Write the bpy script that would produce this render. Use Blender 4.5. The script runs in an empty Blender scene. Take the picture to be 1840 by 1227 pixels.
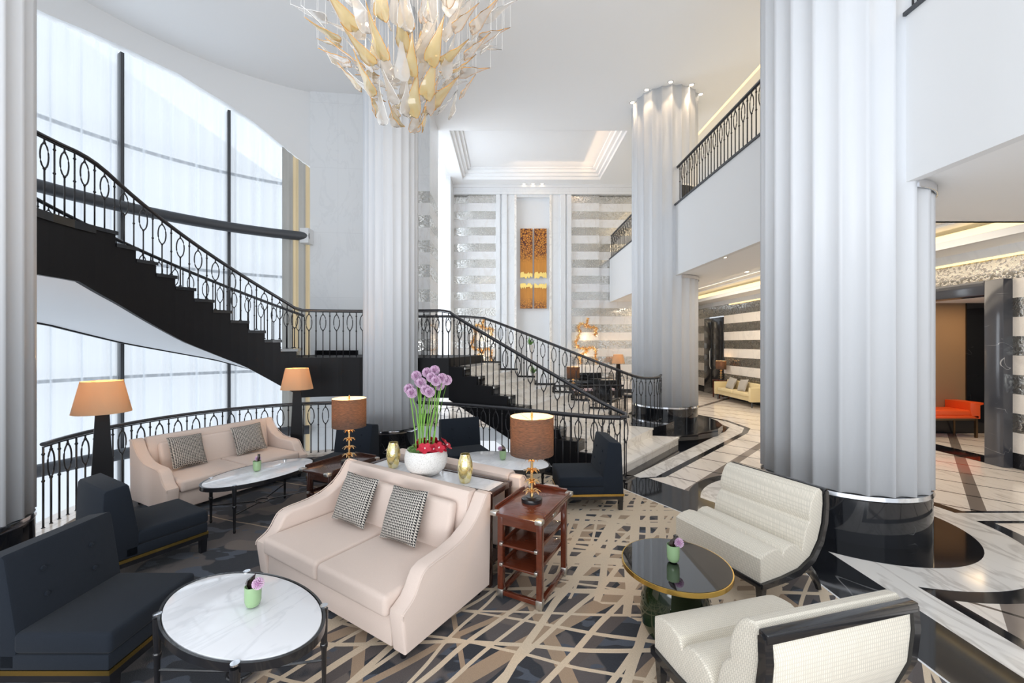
import bpy, bmesh, math, random
from math import sin, cos, pi, radians, sqrt, atan2
from mathutils import Vector, Matrix
random.seed(7)
SC = bpy.context.scene
COL = SC.collection
# ------------------------------------------------------------------ camera
F = 740.0                      # focal length in pixels of the 1840 px wide frame
cd = bpy.data.cameras.new('camera'); cam = bpy.data.objects.new('camera', cd); COL.objects.link(cam)
cam.location = (0, 0, 2.0); cam.rotation_euler = (pi/2, 0, 0)
cd.sensor_width = 36; cd.lens = 36*F/1840; cd.shift_x = 8/1840; cd.shift_y = 3.5/1840
cd.clip_start = .05; cd.clip_end = 200
SC.camera = cam
# ------------------------------------------------------------------ world, light, exposure
W = bpy.data.worlds.new('sky'); SC.world = W; W.use_nodes = True
bg = W.node_tree.nodes['Background']; bg.inputs[0].default_value = (.88, .935, 1, 1); bg.inputs[1].default_value = .98
SC.view_settings.view_transform = 'Standard'; SC.view_settings.look = 'None'
SC.view_settings.gamma = 1; SC.view_settings.use_curve_mapping = False
SC.view_settings.exposure = 0.0
cy = SC.cycles
cy.use_denoising = True; cy.max_bounces = 8; cy.diffuse_bounces = 4; cy.glossy_bounces = 4
cy.transmission_bounces = 6; cy.transparent_max_bounces = 12
cy.sample_clamp_indirect = 6; cy.caustics_reflective = False; cy.caustics_refractive = False
cy.use_adaptive_sampling = True; cy.adaptive_threshold = .02
def area(name, loc, tgt, sx, sy, power, colr=(1, 1, 1)):
    l = bpy.data.lights.new(name, 'AREA'); l.shape = 'RECTANGLE'; l.size = sx; l.size_y = sy; l.energy = power; l.color = colr
    o = bpy.data.objects.new(name, l); COL.objects.link(o); o.location = loc
    o.rotation_euler = (Vector(tgt)-Vector(loc)).to_track_quat('-Z', 'Y').to_euler(); return o
def point(name, loc, power, colr=(1, .62, .3), r=.03):
    l = bpy.data.lights.new(name, 'POINT'); l.energy = power; l.color = colr; l.shadow_soft_size = r
    o = bpy.data.objects.new(name, l); COL.objects.link(o); o.location = loc; return o
def spot(name, loc, power, colr=(1, .72, .45), ang=60):
    l = bpy.data.lights.new(name, 'SPOT'); l.energy = power; l.color = colr; l.spot_size = radians(ang); l.spot_blend = .6; l.shadow_soft_size = .03
    o = bpy.data.objects.new(name, l); COL.objects.link(o); o.location = loc; return o
area('daylight_rotunda_window', (-11.5, 10.4, 3.4), (-2.8, 5.2, 2.6), 16, 14, 820, (.88, .94, 1))
area('daylight_side_window', (-3.6, 13.2, 4.2), (1, 13, 3), 3, 7, 300, (.9, .95, 1))
area('fill_behind_camera', (1.0, -5.5, 5.0), (1.0, 9, 4.0), 12, 6, 170, (.9, .95, 1))  # added soft fill behind the camera, imitating daylight from that side
area('ceiling_fill', (-1.2, -3.2, 1.2), (-1.2, 3.5, 8.0), 9, 2.5, 480, (.92, .96, 1))  # added uplight that brightens the ceiling, imitating bounced daylight
area('balcony_cove_light', (6.8, 8, 7.7), (6.8, 8, 5), 2.0, 14, 150, (1, .78, .5))
area('lobby_cove_light', (6.4, 10.5, 3.98), (6.4, 10.5, 0), 1.8, 9, 230, (1, .86, .68))
area('alcove_light', (9.9, 8.2, 2.8), (9.9, 8.4, 0), 1.0, .8, 22, (1, .72, .42))

# ------------------------------------------------------------------ materials
MATS = {}
class NT:
    def __init__(s, name):
        s.m = bpy.data.materials.new(name); s.m.use_nodes = True; s.t = s.m.node_tree
        s.b = s.t.nodes['Principled BSDF']; s.out = s.t.nodes['Material Output']
        s.co = s.t.nodes.new('ShaderNodeTexCoord'); MATS[name] = s.m
    def put(s, sock, v):
        if isinstance(v, bpy.types.NodeSocket): s.t.links.new(v, sock)
        elif isinstance(v, (tuple, list)) and sock.type == 'RGBA' and len(v) == 3: sock.default_value = (*v, 1)
        else: sock.default_value = v
    def nd(s, typ, ins=None, **at):
        n = s.t.nodes.new('ShaderNode'+typ)
        for k, v in at.items(): setattr(n, k, v)
        for k, v in (ins or {}).items(): s.put(n.inputs[k], v)
        return n
    def ma(s, op, a, b=0.0, c=0.0):
        n = s.t.nodes.new('ShaderNodeMath'); n.operation = op
        s.put(n.inputs[0], a); s.put(n.inputs[1], b); s.put(n.inputs[2], c); return n.outputs[0]
    def mix(s, f, a, b):
        n = s.t.nodes.new('ShaderNodeMix'); n.data_type = 'RGBA'
        s.put(n.inputs[0], f); s.put(n.inputs[6], a); s.put(n.inputs[7], b); return n.outputs[2]
    def noise(s, scale, detail=3, vec=None, rough=.5, dist=0):
        n = s.nd('TexNoise', {'Scale': scale, 'Detail': detail, 'Roughness': rough, 'Distortion': dist})
        s.put(n.inputs['Vector'], vec if vec is not None else s.co.outputs['Object']); return n.outputs['Fac']
    def xyz(s, vec=None):
        n = s.nd('SeparateXYZ'); s.put(n.inputs[0], vec if vec is not None else s.co.outputs['Object']); return n.outputs
    def scale(s, v, vec=None, rot=(0, 0, 0)):
        n = s.nd('Mapping', {'Scale': v, 'Rotation': rot}); s.put(n.inputs['Vector'], vec if vec is not None else s.co.outputs['Object']); return n.outputs[0]
    def ramp(s, f, a, b):          # smooth 0..1 between a and b
        n = s.nd('MapRange', {'Value': f, 'From Min': a, 'From Max': b}, interpolation_type='SMOOTHSTEP'); return n.outputs[0]
    def set(s, **k):
        nm = dict(col='Base Color', rough='Roughness', metal='Metallic', spec='Specular IOR Level', coat='Coat Weight', trans='Transmission Weight', alpha='Alpha', sheen='Sheen Weight', ior='IOR', coatr='Coat Roughness')
        for a, v in k.items(): s.put(s.b.inputs[nm[a]], v)
        return s
    def bump(s, h, strength=.3, dist=.01):
        n = s.nd('Bump', {'Strength': strength, 'Distance': dist, 'Height': h}); s.t.links.new(n.outputs[0], s.b.inputs['Normal']); return s
    def emit(s, c, st): s.put(s.b.inputs['Emission Color'], c); s.put(s.b.inputs['Emission Strength'], st); return s
def simple(name, col, rough=.5, metal=0, **k):
    n = NT(name); n.set(col=col, rough=rough, metal=metal, **k); return n
def vein(n, scale, width, rot=(0, 0, .6), st=(1, .35, 1), seed=0, detail=4):
    v = n.scale((scale*st[0], scale*st[1], scale*st[2]), rot=rot)
    a = n.noise(1.0, detail, v, .6, 1.0)
    d = n.ma('ABSOLUTE', n.ma('SUBTRACT', a, .5))
    return n.ramp(d, width, 0.0)
def line(n, u, period, w, off=0.0):    # 1 on thin lines of width w every period
    q = n.ma('DIVIDE', n.ma('ADD', u, off), period)
    d = n.ma('MULTIPLY', n.ma('ABSOLUTE', n.ma('SUBTRACT', n.ma('FRACT', q), .5)), period)
    return n.ma('GREATER_THAN', d, period/2 - w/2)
n = simple('white_paint', (.80, .81, .82), .6)
n = simple('ceiling_paint', (.90, .91, .92), .7)
n = NT('column_plaster'); n.set(col=n.mix(n.noise(2, 2, n.scale((3, 3, .15))), (.68, .70, .735), (.73, .75, .78)), rough=.45)
n = NT('wall_marble'); v = vein(n, 1.3, .03, (0, .5, .3), (1, 1, .5)); x, y, z = n.xyz()
sm = n.ma('MAXIMUM', line(n, z, 1.55, .008), line(n, n.ma('ADD', x, n.ma('MULTIPLY', y, .3)), 1.1, .008))
c = n.mix(n.ma('MULTIPLY', v, .13), (.80, .82, .84), (.55, .57, .6)); c = n.mix(n.ma('MULTIPLY', sm, .22), c, (.45, .45, .47))
n.set(col=c, rough=.25)
n = NT('step_marble'); v = vein(n, 2.2, .05, (0, 0, .7), (1, .3, 1))
n.set(col=n.mix(n.ma('MULTIPLY', v, .4), (.92, .885, .83), (.55, .5, .45)), rough=.18)
n = NT('table_marble'); v = vein(n, 3.0, .035, (0, 0, .9), (1, .3, 1))
n.set(col=n.mix(n.ma('MULTIPLY', v, .22), (.80, .81, .84), (.45, .47, .5)), rough=.07)
n = NT('band_marble'); v = vein(n, 2.6, .07, (0, 0, -.5), (1, .35, 1)); w2 = n.noise(6, 4)
n.set(col=n.mix(n.ma('MULTIPLY', v, n.ma('MULTIPLY', w2, .9)), (.86, .83, .79), (.42, .38, .35)), rough=.1)
n = NT('black_marble'); v = vein(n, 1.4, .006, (0.3, 0.2, .5), (1, .25, 1), detail=2); w2 = n.ramp(n.noise(1.2, 2), .55, .7)
n.set(col=n.mix(n.ma('MULTIPLY', n.ma('MULTIPLY', v, w2), .3), (.010, .011, .014), (.7, .7, .7)), rough=.06, spec=.6)
n = NT('grey_black_marble'); v = vein(n, 2.5, .006, (0.9, 0.2, .5), (1, .3, 1), detail=2); w2 = n.ramp(n.noise(2, 2), .5, .65)
n.set(col=n.mix(n.ma('MULTIPLY', n.ma('MULTIPLY', v, w2), .6), (.055, .058, .07), (.7, .7, .7)), rough=.12, spec=.6)
# lobby floor: beige marble with a diagonal grid of brown strips
n = NT('floor_marble'); x, y, z = n.xyz(); df = n.ma('SUBTRACT', x, y); su = n.ma('ADD', x, y)
wide = line(n, df, 3.83, .19, 3.12); thin = line(n, su, .945, .045, -9.6); thin2 = line(n, df, 3.83, .03, 3.12)
v = n.noise(1, 5, n.scale((14, 2.2, 1), rot=(0, 0, .55)), .6, .8); v = n.ramp(v, .52, .68)
base = n.mix(n.ma('MULTIPLY', v, .55), (.90, .82, .74), (.50, .42, .36))
c = n.mix(thin, base, (.16, .125, .10)); c = n.mix(wide, c, (.26, .215, .185)); c = n.mix(n.ma('MULTIPLY', wide, thin), c, (.03, .025, .02))
n.set(col=c, rough=.09)
# carpet: slate and taupe patches crossed by cream and tan ribbons
n = NT('lounge_carpet'); x, y, z = n.xyz()
wp = n.nd('TexNoise', {'Scale': .9, 'Detail': 1.5}); n.put(wp.inputs['Vector'], n.co.outputs['Object'])
wv = n.xyz(wp.outputs['Color'])
xw = n.ma('ADD', x, n.ma('MULTIPLY', n.ma('SUBTRACT', wv[0], .5), .16)); yw = n.ma('ADD', y, n.ma('MULTIPLY', n.ma('SUBTRACT', wv[1], .5), .16))
hx = n.ma('SUBTRACT', x, 1.3); hy = n.ma('MULTIPLY', n.ma('SUBTRACT', y, 5.0), .8)
dist = n.ma('SQRT', n.ma('ADD', n.ma('MULTIPLY', hx, hx), n.ma('MULTIPLY', hy, hy)))
dens = n.ramp(dist, 2.3, .7)
def fam(ang, s, w, seed, grow=.9):
    u = n.ma('ADD', n.ma('MULTIPLY', xw, cos(radians(ang))), n.ma('MULTIPLY', yw, sin(radians(ang))))
    q = n.ma('DIVIDE', u, s); cell = n.ma('FLOOR', q)
    r = n.nd('TexWhiteNoise', {'W': n.ma('ADD', cell, seed)}, noise_dimensions='1D').outputs['Value']
    r2 = n.nd('TexWhiteNoise', {'W': n.ma('ADD', cell, seed+51.3)}, noise_dimensions='1D').outputs['Value']
    d = n.ma('MULTIPLY', n.ma('ABSOLUTE', n.ma('ADD', n.ma('SUBTRACT', n.ma('FRACT', q), .5), n.ma('MULTIPLY', n.ma('SUBTRACT', r, .5), .55))), s)
    ww = n.ma('MULTIPLY', n.ma('MULTIPLY', n.ma('ADD', .45, r2), w), n.ma('ADD', 1, n.ma('MULTIPLY', dens, grow)))
    return n.ma('LESS_THAN', d, ww), r2
pat = n.noise(2.2, 2); pat2 = n.noise(3.1, 2, n.scale((1, 2, 1), rot=(0, 0, .7)))
base = n.mix(n.ramp(pat, .50, .53), (.020, .024, .034), (.105, .090, .088))
base = n.mix(n.ramp(pat2, .57, .59), base, (.07, .085, .115))  # patch colours also raised a little to carry the window's sheen
base = n.mix(n.ramp(n.noise(1.6, 1), .60, .62), base, (.16, .13, .115))
side = n.ramp(n.ma('ADD', x, n.ma('MULTIPLY', n.ma('SUBTRACT', pat, .5), .9)), -1.5, -1.35)
tan1, _ = fam(12, .62, .035, 3.1, .3); tan2, _ = fam(-52, .55, .05, 9.7, .4)
a1, r1 = fam(88, .40, .022, 1.7, .9); a2, _ = fam(-40, .21, .021, 5.2, .5); a3, _ = fam(-29, .45, .028, 7.9, .5); a4, _ = fam(76, .55, .010, 11.2, 2.5)
d1_, _ = fam(86, .15, .016, 31.2, 1.0); d2_, _ = fam(-20, .17, .016, 37.2, 1.0); dz = n.ma('GREATER_THAN', n.ma('ADD', dens, n.ma('MULTIPLY', n.noise(2.5, 1), .4)), .55); d1_ = n.ma('MULTIPLY', n.ma('MAXIMUM', d1_, d2_), dz); a4 = n.ma('MAXIMUM', a4, d1_)
shd, _ = fam(-44, .33, .06, 15.0, .2)
c = n.mix(n.ma('MULTIPLY', shd, side), base, (.10, .082, .078))
c = n.mix(n.ma('MULTIPLY', n.ma('MAXIMUM', tan1, tan2), side), c, (.40, .285, .19))
cream = n.ma('MAXIMUM', n.ma('MAXIMUM', a1, a2), n.ma('MAXIMUM', a3, a4))
c = n.mix(n.ma('MULTIPLY', cream, side), c, (.72, .585, .43))
lf, _ = fam(70, 1.25, .016, 21.0, 0); c = n.mix(n.ma('MULTIPLY', lf, n.ma('SUBTRACT', 1, side)), c, (.42, .33, .24))
f2 = n.noise(140, 2); c = n.mix(n.ma('MULTIPLY', f2, .25), c, (0, 0, 0))
n.set(col=c, rough=.95, sheen=.1); n.bump(f2, .35, .006)
n = simple('wrought_iron', (.018, .018, .021), .38, .0, spec=.5)
n = simple('dark_handrail', (.035, .035, .04), .25, 0, spec=.6)
n = simple('stair_black', (.008, .008, .0095), .5, 0, spec=.2)
n = simple('window_metal', (.06, .065, .075), .5)
n = simple('soffit_plaster', (.72, .74, .77), .6)
def fabric(name, col, sc=260, k=.22, col2=None, rough=.95):
    n = NT(name); f = n.noise(sc, 2); f3 = n.noise(9, 2)
    c = n.mix(n.ma('MULTIPLY', f, k), col, tuple(c*.35 for c in col)); c = n.mix(n.ma('MULTIPLY', f3, .12), c, tuple(c*.8 for c in col))
    n.set(col=c, rough=rough, sheen=.06 if 'navy' in name else .12, spec=.2 if 'navy' in name else .4); n.bump(f, .25, .003); return n
fabric('beige_linen', (.75, .615, .54)); fabric('navy_wool', (.015, .020, .029), 260, .3)
fabric('taupe_shade', (.16, .11, .08)); fabric('silver_cushion', (.45, .42, .38)); fabric('yellow_leather', (.75, .62, .36), 60, .1)
n = NT('cream_jacquard'); u = n.scale((58, 58, 58)); x, y, z = n.xyz(u)
ck = n.nd('TexBrick', {'Vector': n.scale((34, 34, 34), rot=(.6, .5, .78)), 'Color1': (.86, .80, .69), 'Color2': (.78, .72, .61), 'Mortar': (.64, .59, .50), 'Scale': 1.0, 'Mortar Size': .06}).outputs['Color']
n.set(col=ck, rough=.8, sheen=.15); n.bump(n.noise(200, 2), .2, .003)
n = NT('houndstooth'); x, y, z = n.xyz(n.scale((105, 105, 105)))
a = n.ma('LESS_THAN', n.ma('FRACT', n.ma('MULTIPLY', x, .5)), .5); b = n.ma('LESS_THAN', n.ma('FRACT', n.ma('MULTIPLY', z, .5)), .5)
dgl = n.ma('LESS_THAN', n.ma('FRACT', n.ma('MULTIPLY', n.ma('ADD', x, z), .5)), .5)
k = n.ma('ADD', n.ma('MULTIPLY', a, b), n.ma('MULTIPLY', n.ma('ABSOLUTE', n.ma('SUBTRACT', a, b)), dgl))
n.set(col=n.mix(k, (.54, .50, .45), (.020, .019, .020)), rough=.9)
n = NT('red_wood'); g = n.noise(1, 4, n.scale((6, 60, 60)), .6, .5); n.set(col=n.mix(g, (.135, .030, .012), (.065, .015, .008)), rough=.18, coat=.4)
n = NT('dark_wood'); g = n.noise(1, 4, n.scale((6, 60, 60)), .6, .5); n.set(col=n.mix(g, (.050, .020, .014), (.022, .010, .008)), rough=.2, coat=.3)
n = simple('black_lacquer', (.012, .012, .014), .22, coat=.4)
n = simple('brass', (.72, .48, .13), .25, 1); n = simple('copper_gold', (.88, .58, .27), .22, 1)
n = simple('chrome', (.78, .79, .82), .12, 1); n = simple('brushed_nickel', (.6, .59, .56), .32, 1)
n = simple('black_glass', (.006, .007, .008), .02, 0, spec=.8, coat=1)
n = simple('green_dark_glass', (.012, .025, .008), .05, 0, spec=.8)
n = simple('green_glass', (.40, .60, .32), .08, 0, trans=.25, spec=.7)
n = NT('mercury_glass'); g = n.noise(26, 3); n.set(col=n.mix(n.ramp(g, .4, .6), (.86, .70, .28), (.95, .86, .55)), rough=.12, metal=.75); n.bump(g, .25, .01)
n = NT('speckled_ceramic'); g = n.noise(160, 3); n.set(col=n.mix(n.ramp(g, .5, .7), (.80, .78, .75), (.5, .48, .45)), rough=.75); n.bump(g, .3, .004)
simple('allium_lilac', (.80, .60, .76), .8); simple('allium_core', (.40, .20, .36), .8); simple('stem_green', (.20, .42, .07), .5)
simple('succulent_green', (.22, .38, .12), .6); simple('orchid_red', (.50, .010, .035), .4); simple('orchid_white', (.85, .65, .65), .5)
simple('dark_leaf', (.03, .02, .015), .25, coat=.5); simple('plant_green', (.10, .26, .04), .5)
simple('orange_leather', (.85, .10, .015), .4); simple('bronze_metal', (.20, .13, .07), .35, 1); simple('brown_panel', (.26, .16, .085), .7)
simple('piano_black', (.006, .006, .007), .06, coat=1)
simple('black_stone', (.010, .010, .012), .12)
n = simple('lamp_glow', (1, .8, .5), .5); n.emit((1, .72, .40), 6)
n = simple('spot_glow', (1, .8, .5), .5); n.emit((1, .82, .6), 12)
n = simple('cove_glow', (1, .8, .5), .5); n.emit((1, .74, .36), 1.15)
def translucent(name, col, t, colt=None, emis=None, gloss=0):
    n = NT(name); n.t.nodes.remove(n.b)
    d = n.nd('BsdfDiffuse', {'Color': col}); tr = n.nd('BsdfTranslucent', {'Color': colt or col})
    m = n.nd('MixShader', {0: t, 1: d.outputs[0], 2: tr.outputs[0]}); last = m.outputs[0]
    n.t.links.new(last, n.out.inputs[0]); n.last = last; return n
n = translucent('lamp_shade_cream', (.70, .53, .36), .5)
translucent('shade_liner', (.85, .76, .62), .45)
n = translucent('lamp_shade_brown', (.10, .088, .080), .42, (.26, .13, .06))
g = n.noise(1, 3, n.scale((30, 30, 500))); cc = n.mix(n.ramp(g, .35, .65), (.26, .14, .07), (.045, .028, .020))
[n.put(q.inputs[0], cc) for q in n.t.nodes if q.type == 'BSDF_TRANSLUCENT']
def sheer(name, a):
    n = translucent(name, (.84, .88, .93), .6); tp = n.nd('BsdfTransparent', {'Color': (1, 1, 1)})
    lw = n.nd('LayerWeight', {'Blend': .5}); fa = n.nd('MapRange', {'Value': lw.outputs['Facing'], 'From Min': .0, 'From Max': .75, 'To Min': a*1.9, 'To Max': a*.15}).outputs[0]
    m = n.nd('MixShader', {0: fa, 1: n.last, 2: tp.outputs[0]}); n.t.links.new(m.outputs[0], n.out.inputs[0]); return n
sheer('sheer_curtain', .30); sheer('sheer_curtain_dense', .25)
n = translucent('gold_drape', (.62, .58, .50), .5, (.95, .70, .30))
x, y, z = n.xyz(); an = n.ma('ARCTAN2', n.ma('SUBTRACT', x, -2.8), n.ma('SUBTRACT', y, 5.2)); bd = n.ramp(n.ma('ADD', n.ma('MULTIPLY', n.ma('SINE', n.ma('MULTIPLY', an, 150)), .6), n.ma('MULTIPLY', n.ma('SINE', n.ma('MULTIPLY', an, 93)), .7)), -.1, .5)  # cream and gold bands; the amber also paints warm glow between folds
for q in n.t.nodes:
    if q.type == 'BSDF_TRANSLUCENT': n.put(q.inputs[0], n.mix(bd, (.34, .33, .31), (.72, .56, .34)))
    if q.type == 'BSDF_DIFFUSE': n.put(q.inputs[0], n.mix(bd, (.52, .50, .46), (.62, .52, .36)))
def leafglass(name, col, t):
    n = NT(name); n.t.nodes.remove(n.b); g = n.noise(60, 2)
    tp = n.nd('BsdfTransparent', {'Color': (1, .99, .97)}); d = n.nd('BsdfDiffuse', {'Color': col}); tl = n.nd('BsdfTranslucent', {'Color': col})
    gl = n.nd('BsdfGlossy', {'Color': (1, 1, 1), 'Roughness': .08})
    a = n.nd('MixShader', {0: .5, 1: d.outputs[0], 2: tl.outputs[0]}); b = n.nd('MixShader', {0: t, 1: a.outputs[0], 2: tp.outputs[0]})
    lw = n.nd('LayerWeight', {'Blend': .35}); c = n.nd('MixShader', {0: n.ma('ADD', n.ma('MULTIPLY', lw.outputs['Facing'], .5), .04), 1: b.outputs[0], 2: gl.outputs[0]})
    n.t.links.new(c.outputs[0], n.out.inputs[0])
leafglass('clear_leaf_glass', (.93, .89, .85), .66); leafglass('amber_leaf_glass', (.95, .80, .42), .5)
simple('amber_rim', (.85, .42, .08), .2); simple('clear_rim', (.95, .93, .9), .15)
n = NT('window_glass'); n.t.nodes.remove(n.b); tp = n.nd('BsdfTransparent', {'Color': (.97, .99, 1)}); gl = n.nd('BsdfGlossy', {'Roughness': .02})
n.t.links.new(n.nd('MixShader', {0: .05, 1: tp.outputs[0], 2: gl.outputs[0]}).outputs[0], n.out.inputs[0])
# striped wall: marble bands alternate with antique mirror
def stripes(name, marble, vec='h'):
    n = NT(name); x, y, z = n.xyz()
    q = n.ma('FRACT', n.ma('DIVIDE', n.ma('SUBTRACT', z, 1.19-.617*4), .617)); m1 = n.ma('LESS_THAN', q, .5)
    if name != 'striped_wall_high': m1 = n.ma('MAXIMUM', m1, n.ma('GREATER_THAN', z, 3.04))
    m1 = n.ma('MULTIPLY', m1, n.ma('GREATER_THAN', z, .5)); m1 = n.ma('MULTIPLY', m1, n.ma('LESS_THAN', z, 7.67))
    g = n.ramp(n.noise(22, 4), .45, .62); v = vein(n, 1.2, .03, (.4, .3, .3), (1, 1, .4))
    mb = n.mix(n.ma('MULTIPLY', v, .3), marble, (.6, .56, .52)); mi = n.mix(g, (.70, .69, .66), (.46, .45, .42)) if name == 'striped_wall_high' else n.mix(g, (.55, .53, .48), (.32, .30, .28))
    skirt = n.ma('LESS_THAN', z, .25); c = n.mix(m1, mb, mi); c = n.mix(skirt, c, (.012, .012, .014))
    n.set(col=c, metal=n.ma('MULTIPLY', m1, .7 if name == 'striped_wall_high' else .9), rough=n.ma('ADD', .22, n.ma('MULTIPLY', m1, n.ma('ADD', -.15, n.ma('MULTIPLY', g, .25)))))
    n.bump(n.ma('ADD', n.ma('SUBTRACT', 1, m1), n.ma('MULTIPLY', g, .15)), .5, .02)
stripes('striped_wall_high', (.82, .82, .82)); stripes('striped_wall_low', (.84, .79, .73))
n = NT('gold_artwork'); x, y, z = n.xyz(); vor = n.nd('TexVoronoi', {'Scale': 13.0}, feature='DISTANCE_TO_EDGE'); n.put(vor.inputs['Vector'], n.co.outputs['Object'])
e = n.ma('LESS_THAN', vor.outputs['Distance'], .10)
zz = n.ma('ABSOLUTE', n.ma('SUBTRACT', z, 4.43)); far = n.ramp(n.ma('ADD', zz, n.ma('MULTIPLY', n.noise(5, 2), .3)), .75, 1.25)
g = n.noise(1, 3, n.scale((20, 20, 1.5))); wood = n.mix(g, (.74, .32, .045), (.50, .18, .02))
n.set(col=n.mix(n.ma('MULTIPLY', e, far), wood, (.10, .02, .008)), rough=.4)
simple('gold_leaf', (.95, .70, .22), .35, .7)
# ------------------------------------------------------------------ mesh helpers
class MB:
    def __init__(s): s.bm = bmesh.new()
    def add(s, tmp, mat=None):
        if mat is not None: bmesh.ops.transform(tmp, matrix=mat, verts=tmp.verts)
        me = bpy.data.meshes.new('t'); tmp.to_mesh(me); tmp.free(); s.bm.from_mesh(me); bpy.data.meshes.remove(me); return s
    def box(s, c, d, bev=0, seg=2, rot=None):
        t = bmesh.new(); bmesh.ops.create_cube(t, size=1); bmesh.ops.scale(t, vec=d, verts=t.verts)
        if bev: bmesh.ops.bevel(t, geom=t.edges[:], offset=bev, segments=seg, profile=.5, affect='EDGES')
        m = Matrix.Translation(c)
        if rot is not None: m = m @ (rot.to_4x4() if hasattr(rot, 'to_4x4') else Matrix.Rotation(rot, 4, 'Z'))
        return s.add(t, m)
    def pillow(s, c, d, puff=.35, rot=None):     # soft square cushion, d=(w, thick, h)
        t = bmesh.new(); N = 12; g = {}
        for side in (-1, 1):
            for i in range(N+1):
                for j in range(N+1):
                    a = i/N*2-1; b = j/N*2-1
                    k = (1-abs(a)**2.6)*(1-abs(b)**2.6); k = max(k, 0)**.5
                    sh = 1-.06*(1-abs(b))*abs(a)**6*0 ; pin = 1-.05*(1-b*b)*abs(a)**4; pin2 = 1-.05*(1-a*a)*abs(b)**4
                    if k < 1e-6 and side == 1: g[(1, i, j)] = g[(-1, i, j)]; continue
                    g[(side, i, j)] = t.verts.new((a*pin*d[0]/2, side*k*d[1]/2, b*pin2*d[2]/2))
        for side in (-1, 1):
            for i in range(N):
                for j in range(N):
                    q = [g[(side, i, j)], g[(side, i+1, j)], g[(side, i+1, j+1)], g[(side, i, j+1)]]
                    if side == 1: q.reverse()
                    if len(set(q)) >= 3:
                        try: t.faces.new(list(dict.fromkeys(q)))
                        except ValueError: pass
        m = Matrix.Translation(c)
        if rot is not None: m = m @ rot.to_4x4()
        return s.add(t, m)
    def prism(s, poly, a, b, axis='z', bev=0, seg=2):  # polygon in 2D extruded from a to b
        t = bmesh.new()
        def P(p, h): return {'z': (p[0], p[1], h), 'x': (h, p[0], p[1]), 'y': (p[0], h, p[1])}[axis]
        lo = [t.verts.new(P(p, a)) for p in poly]; hi = [t.verts.new(P(p, b)) for p in poly]; k = len(poly)
        f1 = t.faces.new(lo); f2 = t.faces.new(hi)
        for i in range(k): t.faces.new((lo[i], lo[(i+1) % k], hi[(i+1) % k], hi[i]))
        bmesh.ops.recalc_face_normals(t, faces=t.faces[:])
        if bev:
            es = [e for e in t.edges if (e.verts[0] in lo) == (e.verts[1] in lo)]
            bmesh.ops.bevel(t, geom=es, offset=bev, segments=seg, profile=.5, affect='EDGES')
        bmesh.ops.triangulate(t, faces=[f for f in t.faces if len(f.verts) > 4])
        return s.add(t)
    def lathe(s, prof, c=(0, 0, 0), seg=32, sx=1, sy=1, rot=None):
        t = bmesh.new(); rings = []
        for r, z in prof:
            if r < 1e-5: rings.append([t.verts.new((0, 0, z))])
            else: rings.append([t.verts.new((r*sx*cos(2*pi*i/seg), r*sy*sin(2*pi*i/seg), z)) for i in range(seg)])
        for A, B in zip(rings, rings[1:]):
            for i in range(seg):
                j = (i+1) % seg
                q = [A[i % len(A)], A[j % len(A)], B[j % len(B)], B[i % len(B)]]; q = list(dict.fromkeys(q))
                if len(q) > 2: t.faces.new(q)
        bmesh.ops.recalc_face_normals(t, faces=t.faces[:])
        m = Matrix.Translation(c)
        if rot is not None: m = m @ rot.to_4x4()
        return s.add(t, m)
    def tube(s, pts, r, seg=8, sq=None, closed=False, caps=True):   # sq=(half width, half height) flattened section
        t = bmesh.new(); P = [Vector(p) for p in pts]; k = len(P); rings = []
        for i, p in enumerate(P):
            if closed: d = P[(i+1) % k]-P[i-1]
            else: d = P[min(i+1, k-1)]-P[max(i-1, 0)]
            d.normalize(); up = Vector((0, 0, 1)) if abs(d.z) < .97 else Vector((1, 0, 0))
            a = d.cross(up).normalized(); b = a.cross(d).normalized()
            ra, rb = sq if sq else ((r[i],)*2 if isinstance(r, (list, tuple)) else (r, r))
            rings.append([t.verts.new(p + a*ra*cos(2*pi*j/seg) + b*rb*sin(2*pi*j/seg)) for j in range(seg)])
        n = k if closed else k-1
        for i in range(n):
            A, B = rings[i], rings[(i+1) % k]
            for j in range(seg): t.faces.new((A[j], A[(j+1) % seg], B[(j+1) % seg], B[j]))
        if caps and not closed: t.faces.new(rings[0]); t.faces.new(rings[-1])
        bmesh.ops.recalc_face_normals(t, faces=t.faces[:])
        return s.add(t)
    def cyl(s, c, r, h, seg=24, r2=None): return s.lathe([(0, 0), (r, 0), (r if r2 is None else r2, h), (0, h)], c, seg)
    def quad(s, *p):
        s.bm.faces.new([s.bm.verts.new(q) for q in p]); return s
    def build(s, name, mat, parent=None, smooth=True, ang=38, **k):
        bm = s.bm; me = bpy.data.meshes.new(name)
        if smooth:
            for f in bm.faces: f.smooth = True
            for e in bm.edges:
                e.smooth = not (len(e.link_faces) == 2 and e.calc_face_angle(0) > radians(ang))
        bm.to_mesh(me); bm.free(); me.materials.append(MATS[mat])
        o = bpy.data.objects.new(name, me); COL.objects.link(o)
        if parent is not None: o.parent = parent
        for a, b in k.items(): o[a] = b
        return o
def thing(name, label, cat, loc=(0, 0, 0), rz=0, group=None):
    o = bpy.data.objects.new(name, None); COL.objects.link(o); o.location = loc; o.rotation_euler = (0, 0, rz)
    o.empty_display_size = .1; o['label'] = label; o['category'] = cat
    if group: o['group'] = group
    return o
def tag(o, label, cat, group=None):
    o['label'] = label; o['category'] = cat
    if group: o['group'] = group
    return o
def struct(o, label=None):
    o['kind'] = 'structure'
    if label: o['label'] = label
    return o
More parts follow.
